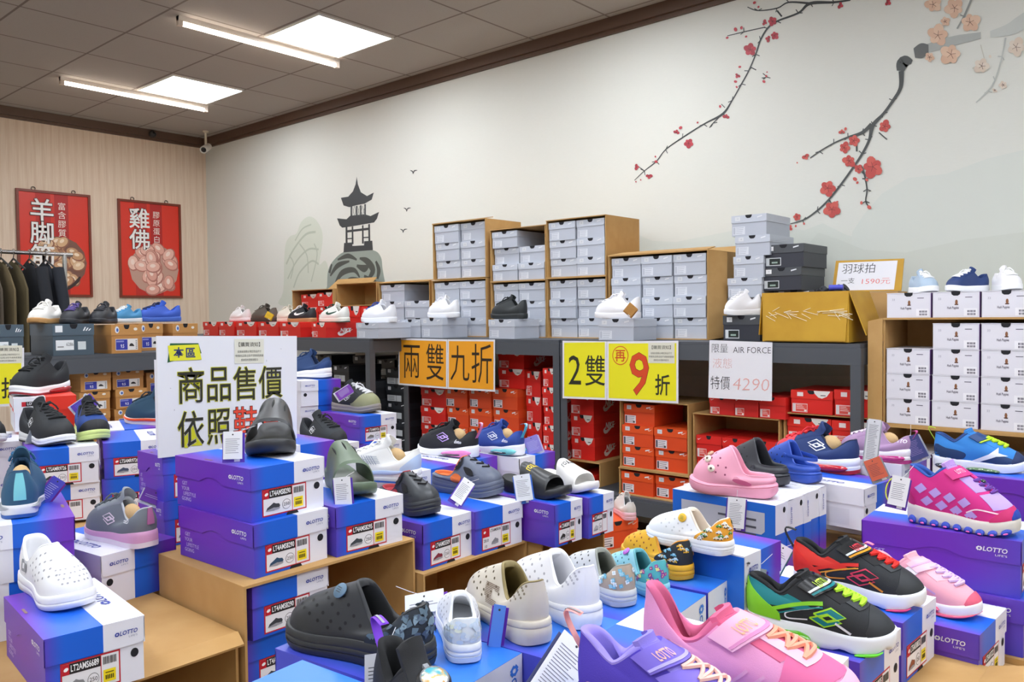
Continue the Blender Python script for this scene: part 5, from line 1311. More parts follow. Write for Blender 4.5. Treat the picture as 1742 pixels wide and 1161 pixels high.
LX(-2.085, .845, -.66, 187, 'purple and blue shoe box under the grey and pink running shoe', None, (.3, .19, .12))
LX(-2.943, 1.053, -.53, 345, 'purple and blue shoe box under the black and white runner with lime sole edge', 'LT5AMR9726', (.31, .2, .12), '#3a3c40')
LX(-2.952, 1.066, -.6505, 342, 'purple and blue shoe box second below the black runner with lime sole edge', 'LT5AMR9726', (.31, .2, .12), '#3a3c40', False)
LX(-2.900, 1.278, -.53, 340, 'purple and blue shoe box under the blue and lime running shoe', 'LT5AMR9726', (.31, .2, .12), '#46506a')
LX(-2.905, 1.276, -.6505, 339, 'purple and blue shoe box second below the blue and lime running shoe', 'LT5AMR9726', (.31, .2, .12), '#46506a', False)
LX(-3.26, .935, -.53, 342, 'purple and blue shoe box cut by the picture edge, beside the black runners', None, (.31, .2, .12))
LX(-3.26, .935, -.6505, 342, 'purple and blue shoe box lower one at the picture edge, beside the black runners', None, (.31, .2, .12))
LX(-3.385, 1.155, -.40, 165, 'red and white shoe box under the black shoe with a red air sole', None, (.31, .2, .12), kind='red', group='red and white shoe box')
for k in range(2): LX(-3.44, 1.19, -.66+.13*k, 165, 'purple and blue shoe box hidden below the red and white box', None, (.24, .18, .129))
LX(-3.235, 1.40, -.53, 160, 'purple and blue shoe box under the orange soled shoe beside the notice board', None, D0)
LX(-3.235, 1.40, -.6505, 160, 'purple and blue shoe box hidden under the orange soled shoe', None, (.31, .2, .12))
for k, w_ in enumerate(('lower', 'upper')): LX(-2.158, 1.095, -.60+.1205*k, 359, 'purple and blue shoe box %s of two below the notice board' % w_, 'LT5AMR9726', (.15, .2, .12))
LX(-2.11, 1.35, -.60, 178, 'purple and blue shoe box hidden behind the green slide', None, (.3, .2, .12)); LX(-2.11, 1.35, -.4795, 178, 'purple and blue shoe box hidden behind the notice board', None, (.3, .2, .12))
o_ = LX(0, 0, 0, 0, 'white shoe box standing on end behind the notice board', 'LT5AMR9726', (.25, .19, .11)); o_.matrix_world = Matrix.Translation(Vector((-2.20, 1.125, CZ-.359+.125))) @ Matrix(((0, 0, 1, 0), (1, 0, 0, 0), (0, 1, 0, 0), (0, 0, 0, 1))).to_4x4() @ Matrix.Rotation(PI/2, 4, 'Z') @ Matrix.Diagonal((.25/L, .19/W, .11/H, 1))
# children's boxes with blue tops
KD = (.31, .195, .11)
for (x, y, z, r, l) in ((-.9, .768, -.595, 6, 'blue topped shoe box under the black perforated slip-on'), (-.845, .965, -.595, 5, 'blue topped shoe box under the beige slip-on'), (-.815, 1.1555, -.595, 5, 'blue topped shoe box under the speckled grey slip-on')):
    LX(x, y, z, r, l, None, (.31, .187, .11), kind='kid', group='blue topped shoe boxes')
LX(-.828, 1.304, -.595, 4, 'narrow blue topped shoe box under the yellow slip-on', None, (.31, .083, .11), kind='kid', group='blue topped shoe boxes')
t = LX(-.737, 1.43, -.574, 177, 'purple and blue shoe box under the white slip-on with orange heel', None, (.2, .14, .139))
MB().rect(-L/2+.001, L/2-.001, .0, H-.002, (0, W/2, 0), -X, Zv, mat('#1f6ad2', .4), .0012).build('side_print', t)
for k in range(3):
    t = LX(0, 0, 0, 0, 'blue and white shoe box standing on its side, %s of three under the foam clogs' % ('nearest', 'middle', 'farthest')[k], None, (.32, .19, .103), group='shoe boxes standing on their sides')
    t.matrix_world = Matrix.Translation(Vector((-1.034+.003*k, 2.045+.1065*k, CZ-.69+.095))) @ Matrix.Rotation(PI-math.radians(3.5), 4, 'Z') @ Matrix.Rotation(PI/2, 4, 'X') @ Matrix.Diagonal((.32/L, .19/W, .103/H, 1))
    b = MB(); pts = [(-.13, .012), (.04, .012), (.05, .02), (.05, .1), (.12, .1), (.13, .11), (.13, .165), (-.13, .165)]
    b.rect(-.152, .152, -.097, .097, (0, 0, 0), -X, Y, mat('#1a66cc', .4), .0008)
    b.flat([(p[0]*.95, p[1]*.95-.085) for p in pts], (0, 0, 0), -X, Y, mat('#b4b7c4', .5), .0016)
    for i in range(6): b.rect(-.01 if i < 3 else .045, .1, .045-i*.021, .051-i*.021, (0, 0, 0), -X, Y, mat('#4a4c58', .5), .0024)
    b.build('bottom_print', t)
LX(-.90, 2.475, -.62, 174, 'purple and blue shoe box under the navy and red running shoe', None, (.3, .19, .12))
LX(-.87, 2.72, -.70, 176, 'purple and blue shoe box hidden low under the mauve running shoe', None, (.28, .2, .12)); LX(-.86, 2.70, -.58, 175, 'purple and blue shoe box under the mauve running shoe', None, (.29, .2, .12))
LX(-.44, 2.66, -.70, 2, 'purple and blue shoe box hidden low under the bright blue shoe', None, (.32, .2, .12)); LX(-.44, 2.64, -.58, 2, 'purple and blue shoe box under the bright blue shoe with bubble sole', None, (.32, .2, .12))
LX(-.49, 2.10, -.619, 3, 'purple and blue shoe box under the bright pink hiking shoe', 'LT5AKR7001', (.325, .2, .124), '#8a4a5a')
LX(-.47, 2.10, -.742, 0, 'purple and blue shoe box second below the bright pink hiking shoe', 'LT5AKR7001', (.31, .2, .1225), '#8a4a5a')
LX(-.505, 1.89, -.755, 357, 'purple and blue shoe box under the pale pink running shoe', 'LT5AKR7222', (.31, .2, .12), '#b07a80')
LX(-.592, 1.69, -.695, 357, 'purple and blue shoe box under the black and red sneaker', 'LT5AKR8832', (.31, .19, .12), '#8a4a30')
LX(-.596, 1.467, -.695, 358, 'purple and blue shoe box under the black and green sneaker', 'LT5AKR8835', (.31, .2, .12), '#2a5a50')
LX(-.508, .968, -.56, 3, 'purple and blue shoe box under the pink sneaker', None, (.30, .19, .112))
LX(-.43, .78, -.56, 3, 'blue topped shoe box under the purple sneaker', None, (.30, .19, .115), kind='kid', group='blue topped shoe boxes')
LX(-.77, .54, -.56, 5, 'blue topped shoe box under the black shoe with a dial', None, (.30, .2, .1), kind='kid', group='blue topped shoe boxes')
yq = 2.9; q = at(1074, 879, y=yq)
put('orange', q.x, yq-.1, q.z-CZ-.113, 'orange shoe box under the pale running shoe, apart on the floor cartons', 70, (1, 1, .112/FH))
carton('carton', q.x-.25, q.x+.25, yq-.25, yq+.2, -CZ+.0005, q.z-CZ-.1135, 'closed brown carton under the lone orange box', None)

# --- footwear on the boxes
def ptoe(px, z, yaw, L_):
    p = at(*px, z=CZ+z); a = math.radians(yaw); return p-Vector((math.cos(a), math.sin(a), 0))*L_+Vector((0, 0, .0008)), a, L_
W1, G1 = '#f1f1f2', '#55585c'
s = slip_on('white perforated slip-on shoe on the box nearest the picture corner', place((52, 992), -.543, 0, .255), '#e9e9ec', None, rim=(.40, .25, .40), sole=(.14, .11, .10, .115), grooves=(.5,), hole_c='#9a9aa0', group='perforated slip-on shoes')
b = MB(); s.poly(b, [(.2, .17), (.3, .17), (.3, .26), (.2, .26)], '#8d9094', -1, .006); s.poly(b, [(.23, .195), (.265, .195), (.265, .235), (.23, .235)], '#e9e9ec', -1, .008); b.build('logo', s.root); s.holes('#a2a2a8', [.1, .22, .34], [.2, .3, .4, .5], .008); s.finish()
s = runner('teal blue running shoe seen from behind, on the nearest box pile', place((35, 884), -.42, 160, .25), '#d9d9de', '#2b5878', outsole=('#2b58a0', .03), lining_c='#2b4a6a', rim=(.40, .27, .46), upper_r=.6)
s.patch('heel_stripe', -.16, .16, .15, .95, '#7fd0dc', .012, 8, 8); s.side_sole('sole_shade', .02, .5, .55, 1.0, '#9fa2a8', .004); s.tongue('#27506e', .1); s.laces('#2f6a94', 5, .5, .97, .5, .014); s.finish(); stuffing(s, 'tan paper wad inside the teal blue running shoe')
s = runner('grey running shoe with a pink faded sole on a white sided box', place((258, 932), -.54, 188, .245), '#d8a0c4', '#70767c', outsole=('#e8dbe4', .05), lining_c='#b4b8bc', rim=(.38, .245, .44), sole=(.16, .12, .10, .09))
s.patch('heel_tab', -.14, .14, .3, 1, '#b06a94', .014, 6, 8); s.diamond(.5, .24, .17, None, line='#e4d4dc'); s.tongue('#8a9094', .1); s.laces('#5c6268', 5, .5, .95); b = MB(); s.words(b, 'SPEED', .05, .22, .25, '#e8e8ea', 1); s.words(b, 'SPEED', .05, .22, .25, '#e8e8ea', -1); s.sides(b, 'lettering'); s.finish(); stuffing(s, 'tan paper wad inside the grey and pink running shoe')
def sport(label, pos, sole, up, lace, mark, toe=None, heel=None, air=None, out=None, lin='#26282c', ton=None, eye=None, rim=(.38, .245, .44), sh=(.13, .10, .085, .09), dia=None, **k):
    s = runner(label, pos, sole, up, outsole=out, lining_c=lin, rim=rim, sole=sh, grooves=(.5,), **k)
    if toe: s.toecap(toe, .8, .3)
    if heel: s.heel(heel, .9, 0, .75)
    if eye: s.eyestay(eye)
    if air: s.side_sole('air_unit', .05, .52, .12, .62, air, .012, .12, coat=.6, bumps=.4)
    s.tongue(ton or up, .1)
    if lace: s.laces(lace, 5, .5, .96)
    if mark: s.diamond(.42, .245, .18, None, line=mark)
    s.finish(); return s
sport('black and white running shoe with a grey tag, on a box by the red one', place((45, 748), -.41, 5, .285), '#e9eaec', '#23262a', '#1a1c1f', '#dfe3e6', toe='#1c1e21', out=('#2a2c30', .02))
s = sport('blue running shoe with a pale lime sole', place((142, 738), -.41, -12, .27), '#cfe08a', '#1d3f86', '#15171b', '#d3e45a', toe='#16181c', lin='#15171b', ton='#15171b', sh=(.16, .13, .11, .11)); s.side_sole('sole_stripe', .05, .6, .35, .8, '#dbeaa4', .01)
s = sport('black shoe with a glossy red air sole on the red box', ptoe((24, 677), -.28, -60, .26), '#f2f2f4', '#1c1f22', '#101214', None, air='#a3202c', out=('#8c1c28', .03), rim=(.46, .32, .50), lin='#26282c', sh=(.17, .13, .12, .12))
sport('black running shoe cut by the picture edge', place((-72, 748), -.41, 8, .28), '#e4e4e8', '#202327', '#1a1c20', None, toe='#1a1c1f')
sport('dark teal shoe with an orange sole band, half behind the notice board', place((300, 724), -.412, 195, .265), '#f4efe6', '#1d4257', '#1a2a34', None, out=('#e9e2d6', .02)).side_sole('sole_band', .05, .97, .55, .98, '#e8552a', .006)
slide('black chunky slide facing the viewer, on top of the tall box pile', ptoe((462, 782), -.3285, -34, .27), '#2b2c2e', slots=True, h=.32, w=.215, t0=.25, t1=.77, fr=.34, group='slide sandals')
slide('mottled green slide with a paper tag, on its box', ptoe((616, 852), -.447, -22, .25), mat('#5d6d58', .4, vary=.25), slots=True, h=.34, w=.215, t0=.22, t1=.75, fr=.3, group='slide sandals')
mule('black ribbed clog with a red lining', ptoe((740, 882), -.535, -6, .235), '#34373b', '#a83038', group='ribbed recovery clogs')
mule('slate grey ribbed clog with an orange lining', ptoe((853, 848), -.535, 9, .245), '#5f6678', '#d8692a', group='ribbed recovery clogs')
slide('black slide with yellow letters, tagged', ptoe((968, 851), -.535, 2, .24), '#2a2b2c', text='LOTTO', tc='#e8c830', w=.2, t0=.36, t1=.8, h=.26, group='slide sandals')
slide('white slide with black letters beside the black one', ptoe((1012, 842), -.535, -10, .225), '#e8e6e2', text='LOTTO', tc='#222222', w=.2, t0=.4, t1=.82, h=.27, group='slide sandals')
s = sport('white running shoe with pale blue panels behind the clogs', place((716, 821), -.482, 203, .25), '#eeeeec', '#e6e6e2', '#f0f0ee', None, lin='#dcdcd6', heel='#b9cdea', out=('#3a6ac0', .02), sh=(.16, .13, .11, .10)); stuffing(s, 'tan paper wad inside the white and pale blue running shoe'); s.side_sole('side_swirl', .15, .8, .75, 1.1, '#b9cdf0', .004); b = MB()
for i in range(5): s.stroke(b, [(.5+i*.03, .2), (.58+i*.03, .3)], .006, '#8a93a8', 1, .005, 0); s.stroke(b, [(.46+i*.012, .22+i*.018), (.68-i*.01, .22+i*.018)], .005, '#8a93a8', 1, .0055, 0)
s.sides(b, 'hatched_mark')
for lab, pos, up, ac, ac2, tb, mk in (('black knit shoe with a pink and purple air unit', place((812, 780), -.482, 187, .25), '#1b1c20', '#e080c0', '#9a50c8', '#e07ab0', '#c8a8f0'), ('blue knit shoe with an aqua air unit', place((889, 777), -.482, 177, .235), '#2a4796', '#7ad0d4', '#3a58b8', '#52b8d8', '#dfe6f4')):
    s = runner(lab, pos, '#eeeef2', up, rim=(.36, .24, .42), lining_c=up, sole=(.17, .12, .09, .085), group='knit shoes with air units')
    s.side_sole('air_unit', .03, .5, .1, .75, ac, .014, .2, coat=.5); s.side_sole('air_window', .16, .46, .18, .5, '#2a2430', .022, .08, coat=1); s.side_sole('outsole_edge', .0, .55, -.02, .12, '#26305a', .01)
    s.pull_tab(tb, '#f4f0f4', .18); s.diamond(.5, .26, .19, None, line=mk); b = MB()
    for sd in (1, -1): s.words(b, 'Lotto', .055, .22, .215, '#e8e8f0', sd)
    s.sides(b, 'lettering'); s.tongue(up, .09); s.laces('#101114' if up == '#1b1c20' else '#2a4796', 4, .55, .95, .3); s.finish(); stuffing(s, 'tan paper wad inside the '+lab.split(' with')[0])
s = sport('olive and black running shoe on a box by the dark shelf', place((568, 698), -.435, 9, .275), '#8e8780', '#24272b', '#d8d8da', '#d8dade', toe='#8d8f66', out=('#5a554e', .03), sh=(.15, .12, .11, .11)); s.patch('toe_panel', PI-1.5, PI+1.5, .0, .5, '#8b8c68', .007, 24, 8, .6, vt=lambda u: (.0, .55*(1-.6*abs(2*u-1)**2)))
sport('black and white running shoe beside the notice board', place((516, 754), -.482, 0, .25), '#eef0f6', '#2a2e32', '#1a1c1f', '#e4e8ea', toe='#1c1e22', out=('#23262a', .02)).side_sole('sole_stripe', .03, .4, .3, .6, '#7a98e0', .006)
sport('navy running shoe with a thick white sole, highest by the notice board', place((562, 645), -.295, 197, .265), '#f0eeea', '#233f6c', '#233f6c', None, out=('#20386a', .03), sh=(.2, .16, .12, .10), lin='#22355a', heel='#26457a')
# children's slip-ons
s = slip_on('black perforated slip-on with a grey patterned heel', place((735, 1140), -.485, 193, .25), '#2e2f31', (mat('#2b3138', .7), ['#5f7480', '#48586a', '#7f95a0'], 70, 'tri'), hole_c='#0b0b0c', badge=('#5a7488', '#20262c', -.55), rim=(.34, .2, .42), group='slip-on shoes on blue boxes'); s.finish()
slip_on('white slip-on with a pale marbled heel, seen from behind', place((795, 1134), -.485, 141, .185), '#e6e7ea', (mat('#dfe4e6', .6), ['#cfdceb', '#e3e6cf', '#c8d6e2', '#dfe6e8'], 60, 'blot'), hole_c='#9a9aa0', group='slip-on shoes on blue boxes').finish()
s = slip_on('beige slip-on with a brown striped logo', place((922, 1102), -.485, 159, .22), '#cfc6b6', None, hole_c='#5c5138', lining='#8a7a4e', rim=(.42, .25, .44), sole=(.17, .13, .12, .12), grooves=(.72,), group='slip-on shoes on blue boxes'); b = MB()
for i in range(13):
    z = .165+i*.011
    s.stroke(b, [(.57-(.0 if i > 3 else .02), z), (.45+(.03 if 3 < i < 10 else 0), z)] , .0055, '#7d6a58', 1, .005, 0)
    if i not in (4, 5, 6, 7, 8): s.stroke(b, [(.45, z), (.4, z)], .0055, '#7d6a58', 1, .005, 0)
b.build('logo', s.root); s.holes('#8a7d66', [2.2, 2.38, 2.56], [.62, .72, .82, .92], .009); s.finish()
s = slip_on('plain white slip-on behind the beige one', place((1012, 1074), -.485, 163, .225), '#e6e6ea', None, hole_c='#a5a5ad', rim=(.42, .25, .44), sole=(.17, .13, .12, .12), grooves=(.72,), group='slip-on shoes on blue boxes'); s.holes('#b4b4bc', [2.2, 2.38, 2.56], [.62, .72, .82, .92], .009); s.finish()
slip_on('pale grey slip-on with a beige heel of blue and white motifs', place((1072, 1036), -.485, 158, .19), '#c9cbcc', (mat('#b6a48f', .7), ['#6fb6cc', '#e8ecee', '#9fcfdd'], 42, 'flower'), hole_c='#4a4c4a', lining='#8a8d84', rim=(.36, .2, .40), group='slip-on shoes on blue boxes').finish()
slip_on('aqua slip-on with a heel of purple and yellow flowers', place((1131, 1021), -.4845, 158, .165), '#8fc8d8', (mat('#55b4b8', .7), ['#a03a98', '#8a2f90', '#e0e08a'], 40, 'flower'), hole_c='#2f6a74', lining='#5a9fa8', badge=('#b05ac0', '#5fd0e0', -.5), rim=(.38, .2, .40), group='slip-on shoes on blue boxes').finish()
slip_on('yellow slip-on with a black heel of little cars', place((1172, 990), -.4845, 158, .19), '#e2a81e', (mat('#23262c', .7), ['#e8b02a', '#6fb4d4', '#e0982a', '#b9d8e6'], 30, 'car'), hole_c='#8a4a12', lining='#c98612', rim=(.37, .2, .40), group='slip-on shoes on blue boxes').finish()
slip_on('white slip-on with an orange heel of vehicles and a round badge', place((1246, 947), -.4345, 176, .18), '#ececee', (mat('#eca42e', .7), ['#f2efe6', '#5a9a38', '#f4e8c8'], 34, 'car'), hole_c='#c9c9cc', lining='#e3d6c6', badge=('#e4b22c', '#3a8a3a', -.85), rim=(.36, .2, .40), group='slip-on shoes on blue boxes').finish()
# foam clogs
croc('pink foam clog with charms and a side slot', place((1322, 848), -.4995, 193, .235), '#eda3ba', strap=False, side_hole=True, charms=((-.5, .5, '#f0e2d0', '#6a4a3a'), (-.2, .62, '#c89a80', '#9a6a52'), (-.85, .4, '#f4ead8', '#5a4a40')))
croc('charcoal foam clog between the pink and blue ones', place((1338, 830), -.4995, 160, .225), '#33353a', strap=False, hole='#111')
croc('blue foam clog with a black rivet', place((1393, 825), -.4995, 160, .205), '#2f52b4', hole='#16264f')
# children's sneakers
s = sport('navy and red running shoe with a red air sole', place((1460, 808), -.499, 169, .29), '#eceef2', '#23386a', '#d82a34', None, air='#c01f30', out=('#b01c2c', .04), lin='#1a2440', rim=(.36, .24, .42), sh=(.17, .13, .11, .10))
s.patch('red_forefoot', PI-1.35, PI+1.35, .0, .55, '#d23444', .006, 24, 8, .6, vt=lambda u: (.04, .75*(1-.75*abs(2*u-1)**2))); s.toecap('#26365e', .7, .24, off=.010); s.diamond(.42, .27, .19, None, line='#f0f2f6'); stuffing(s, 'tan paper wad inside the navy and red running shoe')
s = sport('mauve running shoe with a clear pink air sole', place((1553, 790), -.46, 172, .225), '#efeaf0', '#a584a8', '#d8c8d8', None, air='#b8307e', out=('#b03a80', .05), lin='#a58aa8', rim=(.37, .25, .43), sh=(.2, .14, .12, .11)); b = MB(); s.words(b, 'LOTTO', .06, .14, .30, '#f0eef2', 1); s.sides(b, 'lettering'); s.pull_tab('#d85a9c', None, .12); stuffing(s, 'tan paper wad inside the mauve running shoe')
def kid(label, pos, sole, up, **k):
    d = dict(rim=(.42, .33, .46), rp=.75, pad=.04, sole_h=(.15, .125, .11, .11), lin='#1d1e21'); d.update(k)
    sh, ln, rm = d.pop('sole_h'), d.pop('lin'), d.pop('rim')
    return runner(label, pos, sole, up, lining_c=ln, rim=rm, sole=sh, name='sneaker', w=.178, toe_p=1.45, tb=.28, a1=.44, wr=.112, **d)
s = kid('bright blue shoe with lime laces and a bubble sole', place((1588, 794), -.46, 10, .235), '#e6e9f2', '#2f7fcb', lin='#1f3f78')
b = MB()
for sd in (1, -1):
    s.poly(b, [(.04, .14), (.3, .13), (.36, .2), (.27, .24), (.14, .26), (.03, .3)], '#1b3a66', sd, .006, 3); s.poly(b, [(.5, .13), (.72, .22), (.96, .14), (.97, .1), (.5, .1)], '#1b3a66', sd, .006); s.poly(b, [(.42, .125), (.6, .22), (.7, .3), (.7, .24), (.8, .21), (.68, .2), (.5, .12)], '#dfe4ea', sd, .010)
s.sides(b, 'side_overlay'); s.side_sole('bubble_unit', .02, .34, -.02, .5, '#2a2f3c', .022, .1, coat=1, bumps=.8); s.side_sole('bubble_unit', .36, .72, -.02, .42, '#4a6a3a', .02, .1, coat=1, bumps=.8)
s.toecap('#1c2f5a', .8, .3); s.tongue('#2f7fcb', .05); s.laces('#b8e02a', 4, .5, .8, .42, .016, False); s.strap('#1d3f74', .78, .95, .95, .02, lines=((.74, '#b8e02a'),)); s.pull_tab('#b8dc2a', '#8aa81e', .13); s.finish()
s = kid('bright pink hiking shoe with lilac mesh and a blue cleated sole', place((1545, 884), -.4942, -3, .232), '#dfdbd2', '#d42a86', rim=(.56, .47, .60), sole_h=(.19, .15, .13, .13), lin='#2a4f9e', scallop=.0)
b = MB()
for sd in (1, -1):
    for i in range(4):
        for j in range(2):
            x, z = .15+i*.135+j*.06, .36-j*.115-i*.026; s.poly(b, [(x-.055, z-.005), (x+.012, z+.05), (x+.066, z), (x+.0, z-.054)], '#b79ae0', sd, .006)
    s.stroke(b, [(.58, .19), (.68, .235), (.85, .215)], .012, '#f2dce8', sd, .008)
s.patch('vamp_mesh', PI-.75, PI+.75, .2, .5, '#bb9ee4', .006, 16, 6)
s.sides(b, 'mesh_windows'); s.toecap('#cf2a70', .95, .2, off=.011); s.toecap('#1f43ac', .4, .13, 'toe_bumper', .016); s.heel('#c22a78', .6, 0, .5)
for i in range(9):
    t = .04+i*.105; s.side_sole('sole_lug', t, t+.075, -.06, .42, '#2a44b4', .02, .5); s.side_sole('lug_inset', t+.02, t+.055, .0, .24, '#e05aa8', .03, .5)
s.tongue('#b796dc', .06); s.laces('#6a3a9a', 4, .5, .74, .36, .013, False); s.patch('lace_cover', PI-.2, PI+.2, .5, .84, '#d42a86', .02, 8, 8); s.strap('#d12a80', .82, .97, 1.0, .024, 'LOTTO', '#f0b8d4')
q, n = s.pt(PI+.12, .68, .024), s.nrm(PI+.12, .68); MB().lathe([(0, 0), (.022*s.L, 0), (.022*s.L, .014*s.L), (.014*s.L, .02*s.L), (0, .02*s.L)], mat('#20432e', .15, coat=1), 14, q, n).build('dial', s.root, 40); s.finish()
s = kid('pale pink running shoe with a coral toe, behind the black and red one', place((1482, 1010), -.6342, -5, .225), '#f3eef2', '#eba6b6', lin='#e8a0b0', rim=(.42, .32, .46)); b = MB()
for sd in (1, -1):
    s.poly(b, [(.3, .3), (.42, .27), (.5, .34), (.4, .38)], '#f4eef4', sd, .007); s.stroke(b, [(.3, .2), (.5, .24), (.66, .19)], .015, '#c8a0d8', sd, .007)
s.sides(b, 'side_overlay'); s.toecap('#e2607c', .6, .2, off=.010); s.side_sole('outsole_edge', .0, 1.0, -.03, .25, '#e0577a', .008); s.side_sole('heel_unit', .4, .7, .15, .85, '#d8386a', .012, .15, coat=1)
s.tongue('#eeb4c2', .045); s.laces('#d8b8e4', 5, .42, .8, .42, .015, False); s.strap('#f0bccb', .76, .95, 1.0, .02, lines=((.86, '#d8a8d8'),)); s.pull_tab('#e87a9a', None, .14); s.finish()
def racer(label, pos, heel_c, col_c, logo_fill, logo_line, lace, stripe, accent, out_c, words_c, air=None, lin='#18191c'):
    s = kid(label, pos, '#eceef4', mat('#25282c', .75, bump=.25, bscale=1400), sole_h=(.19, .155, .125, .115), lin=lin, rim=(.43, .335, .47), scallop=.02)
    s.patch('collar_panel', -1.75, 1.75, .35, .97, col_c, .007, 30, 8, .6, vt=lambda u: (.30+.35*abs(2*u-1)**2, .97)); s.heel(heel_c, 1.0, .0, .98, lambda u: .97-.75*abs(2*u-1)**1.5, off=.013); b = MB()
    for sd in (1, -1):
        s.stroke(b, [(.06, .2), (.2, .245), (.4, .3), (.52, .315)], .026, heel_c, sd, .009); s.stroke(b, [(.08, .175), (.22, .215), (.42, .272), (.52, .29)], .010, stripe, sd, .011)
        s.stroke(b, [(.5, .29), (.3, .235), (.27, .205), (.3, .185), (.42, .195)], .010, '#e6e6ee' if air else accent, sd, .010, 6); s.stroke(b, [(.6, .2), (.7, .14)], .016, accent, sd, .010, 2)
    s.sides(b, 'side_stripes'); s.diamond(.55, .225, .22, logo_fill, line=logo_line, name='logo', cen='#1b2024', tilt=-.08)
    s.toecap('#2b2e32', .9, .42, off=.004); s.patch('vamp_overlay', PI-.6, PI+.6, .44, .6, '#303438', .007, 14, 4)
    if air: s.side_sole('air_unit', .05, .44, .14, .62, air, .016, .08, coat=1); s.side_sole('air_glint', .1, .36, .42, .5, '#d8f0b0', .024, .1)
    s.side_sole('outsole_pad', .1, .5, -.04, .12, out_c, .006); s.side_sole('outsole_pad', .72, .9, -.06, .1, out_c, .006)
    s.tongue('#1b1c1f', .035, v0=.6); s.laces(lace, 4, .5, .76, .4, .014, False); s.strap('#1a1b1d', .78, .98, 1.05, .022, 'LOTTO', words_c, .25, lines=((.80, stripe), (.84, '#dfe4e8'))); s.pull_tab('#1a1b1d', '#4a4c50', .15); return s.finish()
racer('black and red sneaker with gold strap lines', place((1350, 1004), -.5742, 13, .245), '#d8291f', '#dc3022', None, '#d83a5a', '#d8241c', '#e0982a', '#dc8a22', '#c8286a', '#d8243a')
racer('black and green sneaker with a teal logo and clear green air unit', place((1271, 1076), -.5742, 20, .245), '#86d02a', '#137f86', '#12808a', '#a6e030', '#aee034', '#137f86', '#e6e6ee', '#5ecb22', '#c8f04a', air='#5fae22')
s = kid('pink sneaker with a strap and coral laces', place((1094, 1172), -.4445, 18, .24), '#eeeaf2', '#e79ac4', lin='#d0648c', rim=(.52, .30, .43), rp=1.2, sole_h=(.16, .14, .13, .13)); b = MB()
s.patch('vamp_mesh', PI-1.25, PI+1.25, .1, .62, '#e06a9c', .005, 24, 8, .7, vt=lambda u: (.22, .22+.42*(1-abs(2*u-1)**2.5))); s.toecap('#f0b4d0', .85, .2, off=.009)
for sd in (1, -1):
    for i in range(4): s.stroke(b, [(.44+i*.08, .16), (.52+i*.075, .235-i*.012)], .014, '#e9a8c8', sd, .009, 0)
    for i in range(3): s.stroke(b, [(.02+i*.03, .25-i*.02), (.14+i*.03, .2-i*.005), (.26+i*.03, .205-i*.01)], .014, '#ecaad0', sd, .006)
s.sides(b, 'side_overlay'); s.eyestay('#f0bcd4', .28, .55, .5, .82, .010); s.tongue('#e2688e', .04); s.laces('#f4a488', 3, .5, .76, .42, .013, False); s.strap('#efb2d0', .78, .98, 1.1, .026, 'LOTTO', '#f2b890', lines=((.8, '#d888b8'),)); s.finish()
s = kid('purple sneaker with lilac collar and strap', place((985, 1212), -.4445, 14, .205), '#efe8f0', '#4f3cb8', lin='#9a8be0', rim=(.46, .34, .46), sole_h=(.15, .13, .12, .12)); b = MB()
for sd in (1, -1): s.stroke(b, [(.1, .23), (.3, .24), (.42, .25)], .008, '#eab8b0', sd, .008, 3); s.stroke(b, [(.1, .23), (.07, .19), (.1, .15)], .008, '#eab8b0', sd, .008, 3)
s.sides(b, 'side_piping'); s.patch('vamp_overlay', PI-1.1, PI+1.1, .25, .75, '#7d6ad6', .006, 22, 8); s.tongue('#8f80dc', .05); s.laces('#f0c0b4', 3, .48, .76, .45, .013, False); s.strap('#7663d0', .78, .98, 1.1, .026, 'LOTTO', '#f0b4a8', lines=((.8, '#b0a4ea'),)); s.pull_tab('#e8a09c', '#8a8a90', .16); s.finish()
s = kid('black shoe with an iridescent dial and purple tab at the picture bottom', place((654, 1228), -.459, -12, .2), '#26262a', '#1c1d20', lin='#141517', rim=(.48, .32, .46)); s.tongue('#232427', .14); s.patch('side_trim', 1.6, 2.2, .2, .9, '#3a7ad8', .008); s.patch('reflective_stripe', PI-.1, PI+.1, .8, .99, '#8d9096', .03, 6, 6)
q, n = s.pt(PI+.1, .84, .01), s.nrm(PI+.1, .84); MB().lathe([(0, 0), (.085*s.L, 0), (.09*s.L, .03*s.L), (.075*s.L, .05*s.L)], mat('#1a1b1e', .3), 22, q, n).build('dial_housing', s.root, 40)
IR = node_mat('iridescent_foil', lambda S_, math_, ramp, mix, noise, N, nt, tc: (mix(ramp(noise(90, 1), .4, .6), mix(ramp(noise(140, 1), .4, .6), '#e0a850', '#f4f4ee'), '#5ab0c0'), .08))
MB().lathe([(.07*s.L, .048*s.L), (.05*s.L, .062*s.L), (0, .066*s.L)], IR, 18, q, n).build('dial_cap', s.root, 30); s.pull_tab('#7a3ad0', '#9a9aa0', .16, lean=-1.0); s.finish()
q = at(1070, 884, y=2.83); s = sport('pale running shoe with a pink sole on the lone orange box', (q+Vector((.015, -.0, .001)), math.radians(140), .2), '#e6b8c4', '#d6d2cc', '#ece8e2', None, lin='#ccc', sh=(.17, .13, .11, .1)); s.root.location.z = at(1074, 879, y=2.9).z+.0008
